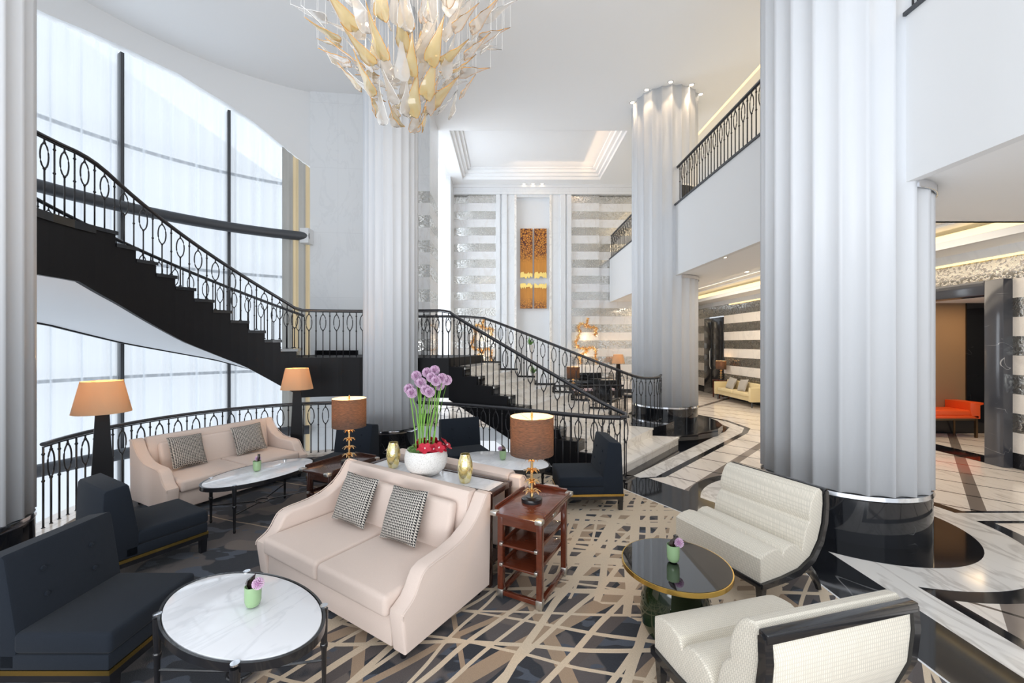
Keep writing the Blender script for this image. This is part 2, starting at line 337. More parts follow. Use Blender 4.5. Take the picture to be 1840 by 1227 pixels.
def copy_thing(o, label, loc=None, rz=None, group=None):
    kids = {}
    for q in COL.objects: kids.setdefault(q.parent, []).append(q)
    def rec(a, p):
        c = a.copy(); COL.objects.link(c); c.parent = p
        for ch in kids.get(a, []): rec(ch, c)
        return c
    c = rec(o, None); c['label'] = label
    if loc is not None: c.location = loc
    if rz is not None: c.rotation_euler = (0, 0, rz)
    if group: c['group'] = group
    return c
def fdir(fx, fy): return atan2(fx, -fy)         # rotation that turns local -Y to face (fx, fy)
def interp(tab, x):
    if x <= tab[0][0]: return tab[0][1]
    for (a, p), (b, q) in zip(tab, tab[1:]):
        if x <= b: return p+(q-p)*(x-a)/(b-a)
    return tab[-1][1]
CX, CY = -2.8, 5.2                                # centre of the rotunda
def ring(R, deg): a = radians(deg); return (CX-R*sin(a), CY+R*cos(a))
def onring(px, py, R):                            # photo measurement to (angle, height) on the cylinder of radius R
    t = (px-912)/F; A = 1+t*t; B = -2*(t*CX+CY); Cc = CX*CX+CY*CY-R*R
    y = (-B+sqrt(B*B-4*A*Cc))/(2*A); x = t*y
    return math.degrees(atan2(-(x-CX), y-CY)), 2-(py-617)/F*y
ZC = 8.0                                          # ceiling height
# ------------------------------------------------------------------ floors
edge = [(.95, 6.42), (.8, 6.42), (.35, 6.72), (-.11, 7.0), (-.6, 7.27), (-1.15, 7.5), (-1.7, 7.62)]
arc = [ring(2.42, a) for a in range(-20, 126, 4)]
outline = [(-6, -2), (12.8, -2), (12.8, 19.2), (5.6, 19.2), (5.6, 16.0), (-2.4, 16.0), (-2.4, 10.0), (-.3, 9.8)] + edge + arc + [(-5.1, 3.3), (-6.2, 2.6)]
m = MB(); m.prism(outline, -.32, 0); fl = struct(m.build('floor', 'floor_marble', smooth=False))
fl.data.materials.append(MATS['wall_marble'])
for p in fl.data.polygons:
    if abs(p.normal.z) < .5: p.material_index = 1
m = MB(); m.box((-5, 8, -3.9), (14, 16, .2)); struct(m.build('floor_lower', 'white_paint', smooth=False))
def layer(name, polys, z, mat, discs=()):
    m = MB()
    for p in polys: m.prism(p, z-.0008, z)
    for (x, y, r) in discs: m.cyl((x, y, z-.0008), r, .0008+.0002, 72)
    return struct(m.build(name, mat, smooth=False))
C1 = (3.83, 4.76)
L = [(1.9, 6.4), (2.7, 5.2), (3.47, 4), (3.47, -1.9), (2.5, -1.9), (2.5, 3.9), (1.5, 5.6), (1.0, 6.35)]
Lb = [(1.0, 5.9), (2.36, 6.16), (5.35, 9.18), (5.72, 9.7), (5.72, 10.7), (5.3, 11.7), (2.2, 11.9), (2.2, 8.5)]
layer('floor_line', [L, Lb], .0012, 'black_marble', [(*C1, 1.60)])
Wd = [(1.75, 6.3), (2.62, 5.15), (3.37, 4), (3.37, -1.85), (2.5, -1.85), (2.5, 3.9), (1.5, 5.6), (1.0, 6.3)]
Wb = [(1.0, 5.95), (2.22, 6.17), (5.26, 9.24), (5.6, 9.75), (5.6, 10.65), (5.2, 11.6), (2.3, 11.8), (2.3, 8.5)]
layer('floor_band', [Wd, Wb], .0022, 'band_marble', [(*C1, 1.45)])
layer('floor_cross_band', [[(5.0, 4.64), (8.1, 4.64), (8.1, 4.86), (4.8, 4.86)]], .0016, 'band_marble')
layer('floor_cross_line', [[(4.9, 4.58), (8.1, 4.58), (8.1, 4.64), (4.9, 4.64)], [(4.8, 4.86), (8.1, 4.86), (8.1, 4.91), (4.8, 4.91)]], .0016, 'black_marble')
Bd = [(1.2, 6.6), (1.9, 6.22), (2.59, 5.19), (3.08, 4.3), (3.08, -1.8), (2.45, -1.8), (2.45, 3.9), (1.5, 5.55), (1.1, 6.2)]
Bb = [(1.2, 6.1), (1.9, 6.22), (4.96, 9.37), (5.28, 9.8), (5.28, 10.6), (4.9, 11.4), (2.4, 11.6), (2.4, 8.6)]
layer('floor_border', [Bd, Bb], .0032, 'black_marble', [(*C1, 1.10)])
# pale kerb along the void
m = MB()
inner = [ring(2.12, a) for a in range(-16, 122, 3)]; outer = [ring(2.43, a) for a in range(-16, 122, 3)]
for i in range(len(inner)-1): m.prism([inner[i], inner[i+1], outer[i+1], outer[i]], .001, .05)
struct(m.build('trim_1', 'step_marble', smooth=False))
kp = [(-1.72, 7.5), (-1.15, 7.35), (-.6, 7.12), (-.11, 6.85), (.35, 6.57), (.8, 6.28), (1.25, 6.05), (1.45, 5.98)]
m = MB()
for (a, b), (c, d) in zip(kp, kp[1:]): m.prism([(a-.06, b-.13), (c-.06, d-.13), (c+.07, d+.13), (a+.07, b+.13)], .001, .05)
struct(m.build('trim_2', 'black_stone', smooth=False))
cp = [ring(2.10, a) for a in range(-16, 108, 3)]
carpet = [(1.58, 5.63), (1.25, 5.88), (.75, 6.14), (-.15, 6.7), (-.65, 6.97), (-1.2, 7.2), (-1.75, 7.3)] + cp + [(-4.62, 4.12), (-4.15, 3.98), (-3.95, 3.45), (-4.1, 2.85), (-4.3, 2.6), (-4.4, -1), (2.58, -1), (2.58, 3.95)]
m = MB(); m.prism(carpet, .0035, .012); tag(m.build('carpet', 'lounge_carpet', smooth=False), 'large dark carpet with cream criss-cross ribbons under the lounge seats', 'carpet')
m = MB(); m.tube([(1.58, 5.64, .008), (2.585, 3.95, .008), (2.585, -1, .008)], .01, 6, sq=(.014, .006)); struct(m.build('trim_3', 'white_paint'))
# ------------------------------------------------------------------ walls
head = [onring(px, py, 5.02) for px, py in ((72, 20), (150, 52), (222, 84), (320, 132), (413, 189), (460, 222), (505, 260), (535, 284), (562, 303))]
head.sort(); HZ = lambda a: interp(head, a)
m = MB(); A0, A1 = 18, 122; N = 60
for i in range(N):
    a, b = A0+(A1-A0)*i/N, A0+(A1-A0)*(i+1)/N
    for (z0a, z0b, z1) in ((HZ(a), HZ(b), ZC+.05),):
        p, q = ring(5.02, a), ring(5.02, b); p2, q2 = ring(5.2, a), ring(5.2, b)
        m.quad((*p, z0a), (*p, z1), (*q, z1), (*q, z0b)); m.quad((*p, z0a), (*q, z0b), (*q2, z0b), (*p2, z0a)); m.quad((*p2, z0a), (*q2, z0b), (*q2, z1), (*p2, z1))
bmesh.ops.remove_doubles(m.bm, verts=m.bm.verts, dist=.001)
struct(m.build('wall_rotunda', 'white_paint'))
def wallpoly(name, pts, z0, z1, mat, th=.2):
    m = MB()
    for (a, b) in zip(pts, pts[1:]):
        d = Vector((b[0]-a[0], b[1]-a[1])).normalized(); nn = Vector((-d.y, d.x))*th
        m.prism([a, b, (b[0]+nn.x, b[1]+nn.y), (a[0]+nn.x, a[1]+nn.y)], z0, z1)
    return struct(m.build(name, mat, smooth=False))
wallpoly('wall_left', [(-2.24, 10.28), (-3.49, 9.93), (-4.70, 9.80), (-4.86, 10.6)][::-1], -3.8, ZC, 'wall_marble')
wallpoly('wall_pier', [(-2.24, 10.28), (-2.25, 11.6)][::-1], 0, 5.8, 'striped_wall_high', .3); wallpoly('wall_pier', [(-2.24, 10.28), (-2.25, 11.6)][::-1], 5.8, ZC, 'wall_marble', .3)
wallpoly('wall_side', [(-2.25, 14.8), (-2.25, 15.8)][::-1], 0, ZC, 'wall_marble')
m = MB(); m.box((-2.35, 13.2, 7.97), (.2, 3.2, .06)); struct(m.build('trim_4', 'white_paint'))
# back wall with striped fields, pilasters and a central niche
YB = 15.8
def bx(name, x0, x1, y0, y1, z0, z1, mat, bev=0):
    m = MB(); m.box(((x0+x1)/2, (y0+y1)/2, (z0+z1)/2), (x1-x0, y1-y0, z1-z0), bev); return struct(m.build(name, mat, smooth=False))
bx('wall_back_stripes_left', -2.3, -1.52, YB, YB+.1, 0, ZC, 'striped_wall_high'); bx('wall_back_stripes_left', -1.52, -.45, YB-.07, YB+.1, 0, ZC, 'striped_wall_high')
bx('wall_back_stripes_right', 2.43, 3.5, YB-.07, YB+.1, 0, ZC, 'striped_wall_high'); bx('wall_back_stripes_right', 3.5, 5.6, YB, YB+.1, 0, ZC, 'striped_wall_high')
bx('wall_back', -.45, .34, YB-.1, YB+.1, 0, ZC, 'wall_marble'); bx('wall_back', 1.6, 2.43, YB-.1, YB+.1, 0, ZC, 'wall_marble')
bx('wall_back_lintel', .34, 1.6, YB-.1, YB+.1, 7.58, ZC, 'wall_marble'); bx('wall_back_niche', .3, 1.65, YB+.15, YB+.25, 0, 7.6, 'white_paint')
for a, b in ((-.45, -.28), (-.22, -.02), (2.0, 2.2), (2.26, 2.43)): bx('trim_5', a, b, YB-.17, YB-.1, 0, 7.66, 'wall_marble', .01)
bx('trim_6', -2.3, 5.6, YB-.2, YB-.1, 7.66, 7.92, 'wall_marble'); bx('trim_7', -2.3, 5.6, YB-.26, YB, 7.9, ZC, 'white_paint')
bx('trim_8', .26, .34, YB-.13, YB-.1, 0, 7.66, 'step_marble'); bx('trim_8', 1.6, 1.68, YB-.13, YB-.1, 0, 7.66, 'step_marble')
bx('wall_return', 5.6, 5.7, YB, 19.1, 0, 3.6, 'wall_marble'); bx('wall_far', 5.6, 8.3, 19.0, 19.2, 0, 3.6, 'striped_wall_low')
# right wall, striped, with an alcove opening and a far door
XR = 8.12
for y0, y1 in ((-1.9, 6.62), (9.9, 15.45), (16.95, 19.0)): bx('wall_right', XR, XR+.2, y0, y1, 0, 3.44, 'striped_wall_low')
bx('wall_right_over_alcove', XR, XR+.2, 6.62, 9.9, 3.05, 3.44, 'striped_wall_low'); bx('wall_right_over_door', XR, XR+.2, 15.45, 16.95, 3.05, 3.44, 'striped_wall_low')
bx('wall_right_cornice', XR-.05, XR+.2, -1.9, 19, 3.44, 3.62, 'wall_marble'); bx('wall_right_upper', XR, XR+.2, -1.9, 19, 3.6, 8.4, 'white_paint')
m = MB()
for y0, y1, z0, z1 in ((6.62, 6.89, 0, 3.05), (9.6, 9.9, 0, 3.05), (6.89, 9.6, 2.81, 3.05)):
    m.box((XR+.02, (y0+y1)/2, (z0+z1)/2), (.34, y1-y0, z1-z0), .012)
struct(m.build('door_frame_alcove', 'grey_black_marble'))
bx('wall_alcove', 8.3, 10.23, 9.2, 9.4, 0, 2.9, 'brown_panel'); bx('wall_alcove_black', 10.23, 12.2, 9.17, 9.4, 0, 2.9, 'black_marble')
bx('wall_alcove_base', 8.3, 10.23, 9.16, 9.2, 0, .42, 'black_marble'); bx('wall_alcove_right', 12.0, 12.2, 5.6, 9.4, 0, 2.9, 'black_marble')
bx('ceiling_alcove', 8.3, 12.2, 5.6, 9.4, 2.9, 3.0, 'white_paint')
bx('trim_9', 8.0, 8.5, 6.9, 9.6, .001, .006, 'black_marble')
m = MB(); m.box((XR+.0, 16.2, 1.5), (.06, 1.5, 3.0), .01); d1 = struct(m.build('door_1', 'black_lacquer'))
for yy in (15.85, 16.55):
    m = MB(); m.box((XR-.04, yy, 1.55), (.03, .5, 2.6), .01); m.build('door_panel', 'black_lacquer', d1)
m = MB(); m.tube([(XR-.1, 16.25, 1.0), (XR-.14, 16.25, 1.1), (XR-.14, 16.25, 1.7), (XR-.1, 16.25, 1.8)], .02, 8); m.build('door_handle', 'brushed_nickel', d1)
# ------------------------------------------------------------------ ceilings
K = (-1.65, 3.4, 11.6, 15.1)
for x0, x1, y0, y1 in ((-8.4, 5.43, -1.8, K[2]), (-8.4, K[0], K[2], 16), (K[1], 5.43, K[2], 16), (K[0], K[1], K[3], 16)):
    bx('ceiling', x0, x1, y0, y1, ZC, ZC+.12, 'ceiling_paint')
m = MB()
for i, (ins, z0, z1) in enumerate(((0, ZC, ZC+.10), (.09, ZC+.10, ZC+.2), (.20, ZC+.2, ZC+.30), (.30, ZC+.3, ZC+.36))):
    x0, x1, y0, y1 = (K[0]-.3, K[1]+.3, K[2]-.3, K[3]+.3) if i else (K[0]+.002, K[1]-.002, K[2]+.002, K[3]-.002)
    ins += .015; a, b, c2, d2 = K[0]+ins, K[1]-ins, K[2]+ins, K[3]-ins; z1 += 0 if i else .03
    m.box(((x0+a)/2, (y0+y1)/2, (z0+z1)/2), (a-x0, y1-y0, z1-z0), .012); m.box(((x1+b)/2, (y0+y1)/2, (z0+z1)/2), (x1-b, y1-y0, z1-z0), .012)
    m.box(((a+b)/2, (y0+c2)/2, (z0+z1)/2), (b-a, c2-y0, z1-z0), .012); m.box(((a+b)/2, (y1+d2)/2, (z0+z1)/2), (b-a, y1-d2, z1-z0), .012)
struct(m.build('ceiling_coffer_moulding', 'ceiling_paint'))
bx('ceiling_coffer', K[0]-.4, K[1]+.4, K[2]-.4, K[3]+.4, ZC+.36, ZC+.42, 'ceiling_paint')
area('coffer_glow', (K[1]-.75, 13.3, ZC+.10), (K[1], 13.3, ZC+.2), 3.0, .12, 5, (1, .66, .38)); area('coffer_glow', (1.6, K[3]-.75, ZC+.10), (1.6, K[3], ZC+.2), 2.8, .12, 3, (1, .66, .38))
bx('ceiling_upper', 5.43, XR, -1.8, 19, ZC+.35, ZC+.4, 'ceiling_paint'); bx('ceiling_cove', 5.43, 5.5, -1.8, 19, ZC, ZC+.35, 'cove_glow')
bx('ceiling_low', 3.95, 5.2, -1.8, 19, 3.6, 3.7, 'ceiling_paint'); bx('ceiling_low', 5.2, XR, -1.8, 5.46, 3.6, 3.7, 'ceiling_paint')
bx('ceiling_low', 7.47, XR, 5.46, 19, 3.6, 3.66, 'ceiling_paint'); bx('ceiling_low_recess', 5.0, XR, 5.2, 19, 4.02, 4.1, 'ceiling_paint')
bx('ceiling_cove_low', 7.52, 7.60, 5.5, 18.9, 3.68, 3.86, 'cove_glow'); bx('trim_10', 7.40, 7.48, 5.46, 19, 3.6, 3.72, 'white_paint')
bx('trim_11', 7.2, 7.5, 5.5, 19, 3.93, 4.02, 'ceiling_paint'); bx('trim_11', 6.9, 7.2, 5.5, 19, 3.97, 4.02, 'ceiling_paint')
bx('ceiling_step', 5.2, 5.26, 5.46, 19, 3.6, 4.05, 'ceiling_paint'); bx('ceiling_step', 5.2, 7.5, 5.40, 5.46, 3.6, 4.05, 'ceiling_paint')
bx('wall_cove_line', XR-.06, XR-.05, -1.8, 15, 3.40, 3.44, 'cove_glow')
bx('wall_balcony', 3.9, 4.0, -1.8, 15.75, 3.58, 5.22, 'white_paint'); bx('floor_balcony', 3.95, XR, -1.8, 19, 5.1, 5.2, 'white_paint')
bx('trim_12', 3.87, 4.03, -1.8, 15.75, 5.2, 5.235, 'window_metal')
# ------------------------------------------------------------------ rotunda window: glass, mullions, bars, beams, curtains
def ringtube(R, z, r, a0, a1, seg=10, sq=None):
    k = max(4, int((a1-a0)/3)); return [(*ring(R, a0+(a1-a0)*i/k), z) for i in range(k+1)]
w1 = thing('window_1', 'x', 'x'); del w1['label']; del w1['category']; w1['kind'] = 'structure'
m = MB()
for i in range(34):
    a, b = 22+100*i/34, 22+100*(i+1)/34; p, q = ring(5.5, a), ring(5.5, b); m.quad((*p, -3.8), (*q, -3.8), (*q, 8), (*p, 8))
bmesh.ops.remove_doubles(m.bm, verts=m.bm.verts, dist=.001); m.build('glass', 'window_glass', w1)
for z in (1.35, 5.85, -2.4, 3.6):
    m = MB(); m.tube(ringtube(5.42, z, .03, 22, 120), .03, 6, sq=(.04, .035)); m.build('transom', 'window_metal', w1)
MUL = [onring(218.5, 300, 5.08)[0], onring(411.5, 300, 5.08)[0], 96.5]
for a in MUL:
    m = MB(); x, y = ring(5.12, a); m.box((x, y, (HZ(a)-3.8)/2-.05), (.055, .16, HZ(a)+3.7), 0, rot=radians(a)); m.build('mullion', 'window_metal', w1)
for z, r in ((4.50, .105), (-.02, .105)):
    m = MB(); m.tube(ringtube(4.83, z, r, 22.5, 118), r, 16)
    tag(m.build('horizontal_beam', 'window_metal'), 'dark curved round beam crossing the tall window '+('at mid height' if z > 1 else 'low down behind the balustrade'), 'beam')
bx('trim_13', -4.82, -4.62, 9.55, 9.8, 4.34, 4.68, 'white_paint')
def curtain(name, path, zt, zb, mat, label, lam=.2, amp=.055, group=None):
    # path: function t in 0..1 -> ((x, y), (nx, ny), top height)
    L = 0; K = 200; pts = [path(i/K) for i in range(K+1)]
    for p, q in zip(pts, pts[1:]): L += math.dist(p[0], q[0])
    npl = max(3, round(L/lam)); n = npl*8; rows = (0, .03, .07, .3, .6, 1)
    bm = bmesh.new(); grid = []
    for i in range(n+1):
        (x, y), (nx, ny), top = path(i/n); col = []
        for r in rows:
            ph = 2*pi*i/8; A = amp*(.55+.45*sin(i*.37)) if r > .05 else amp*.35
            o = A*sin(ph)+A*.4*sin(ph*.5+r*2)
            z = top+(zb-top)*r; col.append(bm.verts.new((x+nx*o, y+ny*o, z)))
        grid.append(col)
    for A_, B_ in zip(grid, grid[1:]):
        for j in range(len(rows)-1): bm.faces.new((A_[j], B_[j], B_[j+1], A_[j+1]))
    m = MB(); m.bm.free(); m.bm = bm; return tag(m.build(name, mat, ang=80), label, 'curtain', group)
def arcpath(R, a0, a1):
    def f(t):
        a = a0+(a1-a0)*t; x, y = ring(R, a); return (x, y), (-sin(radians(a)), cos(radians(a))), HZ(a)-.03
    return f
ag = onring(507, 400, 4.98)[0]
curtain('sheer_curtain', arcpath(5.12, MUL[0]+.4, 96), 0, -3.7, 'sheer_curtain', 'white sheer curtain left of the left dark mullion, nearest the foreground column', group='sheer curtains')
curtain('sheer_curtain', arcpath(5.12, MUL[1]+.4, MUL[0]-.4), 0, -3.7, 'sheer_curtain', 'widest white sheer curtain, hanging between the two dark mullions', group='sheer curtains')
curtain('sheer_curtain', arcpath(5.12, ag-.5, MUL[1]-.4), 0, -3.7, 'sheer_curtain', 'white sheer curtain between the right mullion and the gold drape', group='sheer curtains')
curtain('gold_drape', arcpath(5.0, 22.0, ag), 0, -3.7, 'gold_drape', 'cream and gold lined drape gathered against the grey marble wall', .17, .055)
def sp(t): y = 11.65+3.1*t; return (-2.2, y), (1, 0), 7.95
curtain('sheer_curtain', sp, 0, .02, 'sheer_curtain_dense', 'white sheer curtain in the far hall beside the striped mirror wall', .17, .05)
# ------------------------------------------------------------------ staircase
ZL = 1.72; RI, RO = 2.62, 4.5; A_0, A_1 = 24.5, 85.6; NS = 11; RS = (3.52-ZL)/NS
st = thing('staircase', 'black and marble staircase curving up from the lobby past a landing along the tall window', 'staircase')
inb = [(-60, 1.0), (20, 1.0), (26, 1.1), (42, 1.6), (61, 2.03), (79, 2.54), (90, 2.79), (130, 2.79)]
oub = [(18, 1.0), (26, 1.15), (45, 1.66), (63, 2.0), (75, 2.28), (100, 2.6), (130, 2.75)]
def flight_top(a):
    if a < A_0: return ZL
    if a >= A_1: return 3.52
    return ZL+RS*(int((a-A_0)/((A_1-A_0)/NS)+1e-6)+1)
def stringer(R, tab, a_lo, a_hi, th):
    m = MB(); st_ = (A_1-A_0)/NS; cuts = []
    a = A_0
    segs = [(a_lo+(A_0-a_lo)*i/6, a_lo+(A_0-a_lo)*(i+1)/6) for i in range(6)]
    for k in range(NS):
        for j in range(2): segs.append((A_0+st_*(k+j/2), A_0+st_*(k+(j+1)/2)))
    segs += [(A_1+(a_hi-A_1)*i/8, A_1+(a_hi-A_1)*(i+1)/8) for i in range(8)]
    for a, b in segs:
        top = flight_top((a+b)/2)+.015
        P = [ring(R, a), ring(R, b), ring(R+th, b), ring(R+th, a)]; t = bmesh.new()
        za, zb = interp(tab, a), interp(tab, b)
        lo = [t.verts.new((*P[0], za)), t.verts.new((*P[1], zb)), t.verts.new((*P[2], zb)), t.verts.new((*P[3], za))]
        hi = [t.verts.new((*p, top)) for p in P]
        t.faces.new(lo); t.faces.new(hi)
        for i in range(4): t.faces.new((lo[i], lo[(i+1) % 4], hi[(i+1) % 4], hi[i]))
        bmesh.ops.recalc_face_normals(t, faces=t.faces[:]); m.add(t)
    return m
stringer(RI, inb, -4, 118, .06).build('stringer', 'stair_black', st, smooth=False)
stringer(RO-.06, oub, 20, 118, .06).build('stringer', 'stair_black', st, smooth=False)
m = MB()
for i in range(48):
    a, b = 18+100*i/48, 18+100*(i+1)/48
    m.quad((*ring(RI+.03, a), interp(inb, a)+.02), (*ring(RO-.03, a), interp(oub, a)+.02), (*ring(RO-.03, b), interp(oub, b)+.02), (*ring(RI+.03, b), interp(inb, b)+.02))
bmesh.ops.remove_doubles(m.bm, verts=m.bm.verts, dist=.001); m.build('soffit', 'soffit_plaster', st)
stp = (A_1-A_0)/NS
for k in range(NS):
    a, b = A_0+stp*k, A_0+stp*(k+1); z = ZL+RS*(k+1)
    P = [ring(RI-.02, a-.5), ring(RO, a-.5), ring(RO, (a+b)/2), ring(RO, b), ring(RI-.02, b), ring(RI-.02, (a+b)/2)]
    m = MB(); m.prism(P, z-.03, z+.02); P2 = [ring(RI+.06, a), ring(RO-.06, a), ring(RO-.06, a+.6), ring(RI+.06, a+.6)]; m.prism(P2, z-RS, z-.03); m.build('step', 'black_stone', st, smooth=False)
m = MB()
P = [ring(RI-.02, A_1+(120-A_1)*i/6) for i in range(7)] + [ring(RO, 120-(120-A_1)*i/6) for i in range(7)]
m.prism(P, 3.44, 3.54); m.build('upper_landing', 'black_stone', st, smooth=False)
NL = 10
def Np(k): return (1.62+(-1.05-1.62)*k/NL, 6.12+(7.60-6.12)*k/NL)
def Fp(k):
    if k <= 2: return [(3.37, 8.13), (2.9, 8.24), (2.5, 8.46)][k] if k == int(k) else (3.37-.45*k, 8.13+.15*k)
    t = (k-2)/8; return (2.5+(-.55-2.5)*t, 8.46+(9.46-8.46)*t)
RL = ZL/11
land = [Np(10), (-1.7, 7.72), (-2.2, 7.80), (-2.8, 7.82)] + [ring(RI, a) for a in (8, 16, 24.5)] + [ring(4.48, 24.5), (-4.55, 9.8), (-3.49, 9.92), (-2.3, 9.9), (-2.2, 9.6), Fp(10)]
m = MB(); m.prism([(x, y) for x, y in land], ZL-.06, ZL+.012); m.build('landing', 'stair_black', st, smooth=False)
m = MB(); m.prism(land, 1.0, ZL-.06); m.build('landing_fascia', 'stair_black', st, smooth=False)
for k in range(1, 11):
    a, b, c, d = Np(k-1), Fp(k-1), Fp(k), Np(k); z = RL*k
    m = MB(); m.prism([a, b, c, d], z-RL, z); e = (Vector(b)-Vector(a)).normalized(); nn = Vector((e.y, -e.x))*.02
    m.prism([(a[0]+nn.x, a[1]+nn.y), (b[0]+nn.x, b[1]+nn.y), b, a], z-.035, z); 
    o = m.build('step', 'step_marble', st, smooth=False)
    if k > 2:
        m = MB(); dv = Vector(b)-Vector(a); dn = dv.normalized()*.24
        m.prism([(a[0]+nn.x, a[1]+nn.y), (a[0]+dn.x+nn.x, a[1]+dn.y+nn.y), (d[0]+dn.x, d[1]+dn.y), d], z-RL, z+.006); m.build('step_border', 'black_stone', st, smooth=False)
m = MB(); t0 = Vector((Np(10)[0]-Np(0)[0], Np(10)[1]-Np(0)[1])).normalized(); nr = Vector((-t0.y, t0.x)); nr = nr if nr.y < 0 else -nr
def sb(x): return max(.0, min(1.0, .97-.52*(x+1.05)))
for k in range(1, 11):
    a, b = Np(k-1), Np(k); t = bmesh.new(); P = [a, b, (b[0]+nr.x*.06, b[1]+nr.y*.06), (a[0]+nr.x*.06, a[1]+nr.y*.06)]; zz = [sb(a[0]), sb(b[0]), sb(b[0]), sb(a[0])]
    lo = [t.verts.new((*p, z)) for p, z in zip(P, zz)]; hi = [t.verts.new((*p, RL*k+.008)) for p in P]
    t.faces.new(lo); t.faces.new(hi)
    for i in range(4): t.faces.new((lo[i], lo[(i+1) % 4], hi[(i+1) % 4], hi[i]))
    bmesh.ops.recalc_face_normals(t, faces=t.faces[:]); m.add(t)
    t = bmesh.new(); dx, dy = (b[0]-a[0])*.08, (b[1]-a[1])*.08
m.prism([Np(10), (-1.7, 7.70), (-1.7, 7.62), (Np(10)[0]+nr.x*.06, Np(10)[1]+nr.y*.06)], 1.0, ZL+.01)
m.build('stringer', 'stair_black', st, smooth=False)
m = MB()
for k in range(2, 11):
    a, b = Fp(k), Fp(k-1) if k > 2 else Fp(2)
    if a != b: m.prism([a, b, (b[0]+.02, b[1]+.07), (a[0]+.02, a[1]+.07)], max(0, RL*k-.75), RL*k+.03)
m.build('stringer', 'stair_black', st, smooth=False)
# black plinth at the foot of the stair, around the far column
pl = [(3.37, 8.13), (3.9, 8.42), (4.55, 8.9), (4.86, 9.3), (5.0, 9.8), (5.02, 10.4), (4.85, 11.0), (4.4, 11.35), (3.5, 11.4), (3.2, 10.9), (3.1, 10.2), (2.3, 9.9), (2.3, 9.0), (2.9, 8.26)]
pn = thing('plinth', 'low polished black marble plinth around the far column at the foot of the stair', 'plinth')
m = MB(); m.prism(pl, .004, RL); m.build('lower_slab', 'black_marble', pn, smooth=False)
p2 = [(2.52, 8.48), (2.93, 8.28), (3.3, 8.56), (3.62, 8.95), (3.75, 9.4), (3.6, 9.8), (2.35, 9.8), (2.35, 8.9)]
m = MB(); m.prism(p2, RL, RL*2); m.build('upper_slab', 'black_marble', pn, smooth=False)
bx('baseboard_left', -4.5, -3.5, 9.62, 9.66, ZL+.012, ZL+.12, 'black_stone').rotation_euler = (0, 0, 0)
# ------------------------------------------------------------------ railings
BAL = {}
def baluster_mesh(kind, h):
    key = (kind, round(h/.03))
    if key in BAL: return BAL[key]
    h = round(h/.03)*.03; m = MB(); r = .0095
    def collar(z, R=.017): m.lathe([(0, z-.012), (R*.7, z-.012), (R, z), (R*.7, z+.012), (0, z+.012)], seg=8)
    if kind == 0:
        m.cyl((0, 0, -h), r, h, 6); collar(-.075); collar(-.36)
    else:
        m.cyl((0, 0, -.055), r, .055, 6); collar(-.05)
        k = 20; m.tube([(.052*cos(2*pi*i/k), 0, -.2+.145*sin(2*pi*i/k)) for i in range(k)], .0085, 6, closed=True)
        collar(-.352); m.cyl((0, 0, -h), r, h-.345, 6)
    m.lathe([(0, -h), (.024, -h), (.024, -h+.008), (.014, -h+.02), (0, -h+.03)], seg=10)
    bm = m.bm; me = bpy.data.meshes.new('baluster')
    for f in bm.faces: f.smooth = True
    bm.to_mesh(me); bm.free(); me.materials.append(MATS['wrought_iron']); BAL[key] = me; return me
def resample(pts, step):
    P = [Vector(p) for p in pts]; L = [0]
    for a, b in zip(P, P[1:]): L.append(L[-1]+(b-a).to_2d().length)
    n = max(1, round(L[-1]/step)); out = []
    for i in range(n+1):
        s = L[-1]*i/n; j = 0
        while j < len(L)-2 and s > L[j+1]: j += 1
        t = (s-L[j])/max(1e-6, L[j+1]-L[j]); p = P[j].lerp(P[j+1], t); d = (P[j+1]-P[j]); out.append((p, atan2(d.y, d.x)))
    return out
def smoothpath(pts, it=2):
    P = [Vector(p) for p in pts]
    for _ in range(it):
        Q = [P[0]]
        for a, b in zip(P, P[1:]): Q += [a.lerp(b, .25), a.lerp(b, .75)]
        Q.append(P[-1]); P = Q
    return [tuple(p) for p in P]
def railing(name, label, pts, foot, step=.12, skip=None, sm=1, rail=(.030, .022), post_end=False):
    t = thing(name, label, 'railing'); path = smoothpath(pts, sm) if sm else pts
    m = MB(); m.tube(path, .03, 10, sq=rail); m.tube([(x, y, z-.032) for x, y, z in path], .01, 6, sq=(.014, .008)); m.build('handrail', 'dark_handrail', t, ang=60)
    n = 0
    for i, (p, a) in enumerate(resample(path, step)):
        if skip and skip(p): continue
        h = p.z-.03-foot(p)
        o = bpy.data.objects.new('baluster' if i % 2 == 0 else 'oval_baluster', baluster_mesh(i % 2, h)); COL.objects.link(o)
        o.parent = t; o.location = (p.x, p.y, p.z-.03); o.rotation_euler = (0, 0, a); n += 1
    return t
# lounge balustrade: left of the round column, and right of it to the curl
railing('balustrade', 'black curved balustrade with oval motifs around the lounge, behind the long beige sofa', [(*ring(2.27, a), .935) for a in range(112, -13, -4)], lambda p: .05, sm=0)
lp = [(-1.66, 7.5, .935), (-1.15, 7.35, .935), (-.6, 7.12, .935), (-.11, 6.85, .935), (.35, 6.57, .935), (.8, 6.28, .935), (1.2, 6.05, .935), (1.45, 5.95, .935), (1.62, 5.93, .938)]
railing('balustrade', 'black balustrade between the round column and the curled foot of the stair', lp, lambda p: .05, sm=2, rail=(.034, .026))
def foot_up(p):
    a = math.degrees(atan2(-(p.x-CX), p.y-CY)); return flight_top(a)+.02
def nfoot(p):
    t = (p.x-1.62)/(-1.05-1.62)*NL
    return min(ZL, RL*max(1, math.floor(t)+1))+.008 if p.x > -1.05 else ZL+.012
pts = [(1.62, 5.93, .938), (1.72, 5.97, .94), (1.755, 6.06, .955), (1.70, 6.15, .98), (1.58, 6.22, 1.03)]
for k in (1, 4, 7, 9.6): x, y = Np(k); pts.append((x, y+.08, RL*k+.99))
